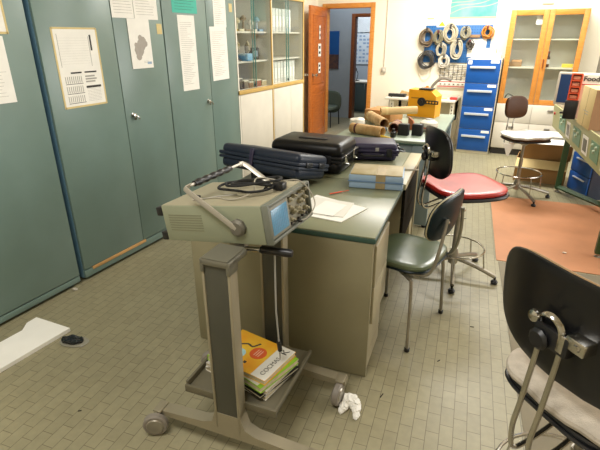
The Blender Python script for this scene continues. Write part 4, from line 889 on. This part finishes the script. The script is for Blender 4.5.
# tilted socket panel: top edge from (.26,5.7,.92) to (.50,3.5,.92); lower edge leans outwards below it
a0, a1 = V3((.262, 5.72, .925)), V3((.555, 3.45, .935)); b0_, b1_ = V3((.285, 5.72, .690)), V3((.575, 3.45, .690))
nrm = (a1-a0).cross(b0_-a0).normalized(); 
if nrm.x > 0: nrm = -nrm
th = .012
mb = MB(); P4 = [a0, a1, b1_, b0_]; mb.loft([[p for p in P4], [p-nrm*th for p in P4]]); mb.build('socket_panel', M_sage, t)
def on_panel(s_, q): return a0.lerp(a1, s_).lerp(b0_.lerp(b1_, s_), q)
def plate(s0, s1, q0, q1, name, m, par, lift=.003):
    c = [on_panel(s0, q0), on_panel(s1, q0), on_panel(s1, q1), on_panel(s0, q1)]
    mb = MB(); mb.loft([[p+nrm*.0005 for p in c], [p+nrm*lift for p in c]]); return mb.build(name, m, par)
for (s0, s1) in ((.17, .30), (.46, .58), (.74, .84)):
    p_ = plate(s0, s1, .22, .80, 'meter_plate', mat('plate_green', '6f9376', .5), t)
    mb = MB()
    for k in range(3):
        o_ = on_panel(s0+(s1-s0)*(.25+.25*k), .35+.15*(k % 2)); MB().lathe([(.014, 0), (.013, .014), (.002, .016)], o_+nrm*.002, nrm, 12).build('terminal', mat('terminal_pale', 'b9c4a8', .4), p_)
for (s0, s1) in ((.33, .40), (.62, .70), (.88, .95)):
    p_ = plate(s0, s1, .25, .85, 'socket_plate', M_paper, t); plate(s0+.015, s1-.015, .35, .75, 'socket', M_shelfgrey, p_, .005)
mb = MB(); o_ = on_panel(.05, .35); mb.lathe([(.016, 0), (.014, .012)], o_+nrm*.001, nrm, 14); mb.build('pilot_lamp', MATS['signal_red'], t)
# blue drawers below the bench
t = T('under_bench_cabinet', 'dark navy cabinet with bright blue drawer fronts under the green bench', 'cabinet', (.70, 5.42, .0045))
MB().box((0.012, 0, 0), (.48, .40, .66), .003).build('body', M_navy, t)
for i in range(3):
    dd = MB().box((-.006, .01, .03+i*.205), (.012, .39, .225+i*.205), .003).build('drawer', M_blue, t); MB().box((-.020, .08, .17+i*.205), (-.006, .30, .185+i*.205), .002).build('handle', MATS['aluminium'], dd)
t.location = (.715, 5.41, 0); t.rotation_euler = (0, 0, R(24))
# monitor
t = T('monitor', 'dark blue screen in a white bezel tilted on the green bench', 'monitor', (.36, 5.05, 0), R(-14))
t.location = (.415, 5.02, BZ+.0015)
MB().box((-.12, -.06, 0), (.12, .10, .015), .005).build('base', M_black, t); MB().box((-.03, .01, .013), (.03, .04, .14), .004).build('stand', M_black, t)
sc = MB().box((-.20, -.01, .075), (.16, .03, .365), .006).build('bezel', M_white, t); MB().box((-.178, -.0125, .095), (.138, -.0095, .348)).build('screen', M_screen, sc)
# boxes on the bench
t = T('red_parts_tray', 'orange-red plastic tray with four compartments in front of the screen', 'tray', (.350, 4.72, BZ+.0015), R(-8))
mb = MB(); w, h = .085, .22
for x in (-w/2, w/2-.010): mb.box((x, -.03, 0), (x+.010, .03, h))
for i in range(5): mb.box((-w/2+.010, -.03, i*(h-.010)/4), (w/2-.010, .03, i*(h-.010)/4+.010))
mb.box((-w/2+.010, .025, .010), (w/2-.010, .03, h-.010)); mb.build('tray', M_orangered, t)
for i in range(4): MB().box((-.028, -.02, .012+i*.0525), (.028, .02, .040+i*.0525), .004).build('insert', mat('pale_red', 'e29a80', .6), t)
bpy.data.objects['red_parts_tray'].location.z = BZ+.16
item('grey_riser', 'dark grey riser box under the red parts tray', 'box', MB().box((-.05, -.05, 0), (.05, .05, .155), .004), M_black, (.350, 4.72, BZ+.0015), rz=R(-8))
t = T('appliance_box', 'white and red appliance carton lettered in black on the bench', 'box', (.575, 4.80, BZ+.0015), R(-2))
MB().box((-.18, -.08, 0), (.30, .10, .37), .003).build('body', mat('white_carton', 'e6dfd2', .6), t)
MB().box((-.18, -.0815, 0), (.30, -.0802, .29)).build('lower_print', mat('pale_pink_print', 'dcb49a', .6, noise=.2, nscale=9), t)
MB().box((-.18, -.0825, .285), (.30, -.0812, .293)).build('red_line', MATS['signal_red'], t)
MB().lathe([(.05, 0), (.05, .0012)], (.06, -.0815, .22), (0, -1, 0), 20).build('red_emblem', MATS['signal_red'], t)
text('lettering', 'FoodS', .053, M_dink, t, (-.100, -.083, .335), (PI/2, 0, 0), sx=1.1, bold=.0015)
t = T('tall_carton', 'tall pale cardboard carton at the front of the green bench', 'box', (.50, 4.02, BZ+.0015), R(-30))
mb = MB(); mb.box((-.03, -.20, 0), (.20, .20, .30), .003); mb.build('body', M_card2, t); 
t.rotation_euler = (0, 0, R(8)); t.location = (.455, 4.345, BZ+.0015)
MB().box((-.0306, -.003, .0), (-.0299, .003, .30)).build('tape_seam', M_tape, t)
mb = MB(); mb.box((-.0306, -.10, .10), (-.0299, .0, .105)); mb.box((-.0306, -.10, .12), (-.0299, .05, .125)); mb.build('printed_mark', M_ink, t)
MB().box((-.029, -.2006, .001), (.199, -.1999, .299)).build('side_print', mat('brown_side', 'a9825f', .8), t)
t = T('red_clamp_tool', 'red metal clamp at the foot of the tall carton on the bench', 'tool', (.66, 3.85, BZ+.0015), R(10))
MB().box((-.03, -.03, 0), (.05, .03, .02), .003).build('base', MATS['signal_red'], t); MB().tube([(-.02, 0, .015), (-.02, 0, .08), (.02, 0, .09), (.04, 0, .07)], .010, sub=3).build('jaw', MATS['signal_red'], t)
# shelving at the far right
t = T('shelving_unit', 'grey steel shelving unit with slotted uprights at the far right', 'shelving', (.66, 6.55, 0))
for (x, y) in ((0, 0), (.9, 0), (0, .45), (.9, .45)): 
    l = MB().box((x, y, 0), (x+.04, y+.03, 2.0), .002).build('upright', M_shelfgrey, t)
MB().box((.002, .031, .1), (.012, .449, 1.98)).build('side_sheet', M_shelfgrey, t)
for z in (.3, .8, 1.23, 1.58, 1.97): MB().box((.012, .005, z), (.93, .475, z+.022), .002).build('shelf', M_cream if z in (1.23, 1.58) else M_shelfgrey, t)
bpy.data.objects['shelving_unit'].location = (.70, 6.45, 0)
for k, (x, z, c, lab) in enumerate(((.80, 1.6035, '2f7fae', 'blue binder on the upper shelf of the grey shelving'), (.875, 1.6035, '5fa9c4', 'light blue binder beside the blue one on the shelving'), (.80, 1.2535, '2a6f9c', 'blue binder on the middle shelf of the grey shelving'), (.88, 1.2535, 'd8cfb8', 'cream binder on the middle shelf of the grey shelving'))):
    t = T('box_file', lab, 'binder', (x, 6.62, z), 0, 'binders on the grey shelving'); MB().box((-.035, -.13, 0), (.035, .13, .29), .003).build('cover', mat('bf%d' % k, '#'+c, .5), t); MB().box((-.022, -.1315, .08), (.022, -.13, .18)).build('spine_label', M_paper, t)
t = T('desk_lamp', 'black rounded desk lamp on a lower shelf of the grey shelving', 'lamp', (.86, 6.62, .824)); MB().lathe([(.05, 0), (.055, .01), (.012, .02), (.012, .16)]).build('base', M_black, t); MB().lathe([(.02, 0), (.07, .04), (.075, .09), (.04, .12)], (0, -.02, .15)).build('lamp_head', M_black, t)

# ------------------------------------------------------------------ things on the floor
t_ = MB().prism([(-2.44, .80), (-2.23, .80), (-2.215, 1.03), (-2.198, 1.435), (-2.478, 1.425), (-2.475, 1.36), (-2.43, 1.30), (-2.435, 1.16), (-2.46, 1.05)], .0, .022)
item('white_board_offcut', 'white board offcut with a notched side lying on the tiles', 'board', t_, mat('bright_white_board', 'efece4', .5), (0, 0, .001))
t = T('black_plastic_scrap', 'crumpled black plastic piece beside the white board on the floor', 'scrap', (-2.10, 1.37, .0005), R(15))
mb = MB(); mb.pad(.13, .07, .022, 2.2, lambda u, v, w: (u, v, .014+w+.006*math.sin(u*90)*math.cos(v*120))); mb.build('film', mat('glossy_black_film', '202326', .22, noise=.5, nscale=40), t)
mb = MB(); mb.pad(.17, .10, .004, 2.2, lambda u, v, w: (u+.01, v, .003+w)); mb.build('clear_sheet', mat('clear_film', '8f8b7c', .2), t)
# crumpled tissue
def crumple(cx, cy, r, seed, sx=1, sy=1, sz=.7):
    rnd = random.Random(seed); t = bmesh.new(); bmesh.ops.create_icosphere(t, subdivisions=3, radius=r)
    ph = [rnd.random()*6 for _ in range(6)]
    vs = []
    for v in t.verts:
        n = v.co.normalized(); k = 1+.10*math.sin(n.x*7+ph[0])*math.sin(n.y*8+ph[1])+.14*math.sin(n.z*13+ph[2]+n.x*9)+.10*rnd.random()
        vs.append(V3((n.x*k*r*sx+cx, n.y*k*r*sy+cy, max(0.001, n.z*k*r*sz+r*sz*.85))))
    t.verts.index_update(); fs = [[v.index for v in f.verts] for f in t.faces]; t.free(); return vs, fs
mb = MB()
for (cx, cy, r, s_, sx, sy, sz) in ((-.005, .04, .040, 1, 1.15, 1.0, .8), (.022, .025, .034, 9, 1., 1.1, .8), (-.032, .0, .028, 2, .9, 1.5, .7), (.038, .0, .030, 3, .8, 1.6, .7), (.046, -.045, .022, 5, .8, 1.6, .6), (-.042, -.03, .020, 6, .9, 1.4, .6)):
    v, f = crumple(cx, cy, r, s_, sx, sy, sz); mb.add(v, f)
item('crumpled_tissue', 'crumpled white tissue on the floor beside the trolley caster', 'tissue', mb, M_paper, (-.510, 1.575, .0005), rz=R(10))
bpy.data.objects['crumpled_tissue'].scale = (.8, .8, .8)
for k, (x, y, r, c, lab, nm) in enumerate(((-2.575, 1.78, .014, 'b9b2a6', 'small grey-white crumb heap against the nearest cabinet plinth', 'debris_crumb'), (-1.95, 2.42, .010, 'd8d4c6', 'white speck of paper on the floor between cabinets and trolley', 'debris_crumb'), (.46, 3.86, .010, 'e2d2bf', 'small white crumb on the orange mat', 'debris_crumb'))):
    mb = MB(); v, f = crumple(0, 0, r, 20+k, 1.4, .9, .5); mb.add(v, f); item(nm, lab, 'debris', mb, mat('crumb%d' % k, '#'+c, .8), (x, y, .0045 if k == 2 else .0005))
item('marker_cap', 'small dark marker lying on the grey mat edge near the orange mat', 'marker', MB().cyl((-.035, 0, .007), (.035, 0, .007), .006), M_dink, (.265, 3.40, .0045), rz=R(-20))
for k, (x, y, l, a_, lab) in enumerate(((-.078, 2.50, .022, 10, 'tiny black sliver on the tiles in front of the red stool'), (-.40, 1.72, .030, 80, 'thin brown sliver on the tiles right of the tissue'), (-1.63, 1.02, .016, 40, 'tiny brown crumb on the tiles at the lower left'), (-.20, 2.10, .018, 60, 'tiny dark chip on the tiles right of the green chair'))):
    item('debris_sliver', lab, 'debris', MB().box((-l/2, -.002, 0), (l/2, .002, .003)), mat('sliver_dark', '2b241c', .7), (x, y, .0005), rz=R(a_))
item('floor_cable', 'thin grey cable on the floor under the red stool near the bench leg', 'cable', MB().tube([(-.10, 0, .005), (0, .05, .005), (.15, .02, .005), (.28, .06, .005)], .004, sub=5), M_ink, (-.62, 4.25, .0005))

# ------------------------------------------------------------------ camera
f, pit, roll, yaw = 457.33, .390885, -.0023775, .344774+A
fw = V3((-math.sin(yaw)*math.cos(pit), math.cos(yaw)*math.cos(pit), -math.sin(pit)))
rt = V3((math.cos(yaw), math.sin(yaw), 0)); up = rt.cross(fw)
r2 = rt*math.cos(roll)+up*math.sin(roll); u2 = up*math.cos(roll)-rt*math.sin(roll)
cam = bpy.data.cameras.new('camera'); co = bpy.data.objects.new('camera', cam); COL.objects.link(co)
m = Matrix((r2, u2, -fw)).transposed().to_4x4(); m.translation = (0, 0, 1.6); co.matrix_world = m
cam.sensor_width = 36; cam.lens = f/600*36; cam.clip_start = .02; cam.clip_end = 60
bpy.context.scene.camera = co

# ------------------------------------------------------------------ light: ceiling fluorescents, daylight from the right
def area(name, loc, rot, sx, sy, power, col=(1, .93, .80)):
    l = bpy.data.lights.new(name, 'AREA'); l.shape = 'RECTANGLE'; l.size = sx; l.size_y = sy; l.energy = power; l.color = col
    o = bpy.data.objects.new(name, l); COL.objects.link(o); o.location = loc; o.rotation_euler = rot; return o
WARM = (1, .98, .93)
area('ceiling_lamp_far', (-.6, 6.2, ZC-.05), (0, 0, 0), 1.8, .5, 120, WARM)
area('ceiling_lamp_middle', (.6, 4.2, ZC-.05), (0, 0, 0), 1.4, .5, 36, WARM)
area('ceiling_lamp_near', (-1.1, .2, ZC-.05), (0, 0, 0), 1.4, .8, 50, WARM)
area('right_window_light', (XR-.05, 4.6, 1.7), (0, R(90), 0), 1.5, 3.4, 84, (1, 1, 1))
area('corridor_lamp', (-3.2, 8.5, ZC-.05), (0, 0, 0), 1.0, .3, 16, (.86, .93, 1))
area('far_room_lamp', (-3.6, 11.0, ZC-.05), (0, 0, 0), 1.0, .3, 50, (.9, .95, 1))
w = bpy.data.worlds.new('world'); bpy.context.scene.world = w; w.use_nodes = True
w.node_tree.nodes['Background'].inputs[0].default_value = (.75, .8, .85, 1); w.node_tree.nodes['Background'].inputs[1].default_value = .15
vs = bpy.context.scene.view_settings; vs.view_transform = 'Standard'; vs.look = 'None'; vs.exposure = .35; vs.gamma = 1; vs.use_curve_mapping = False
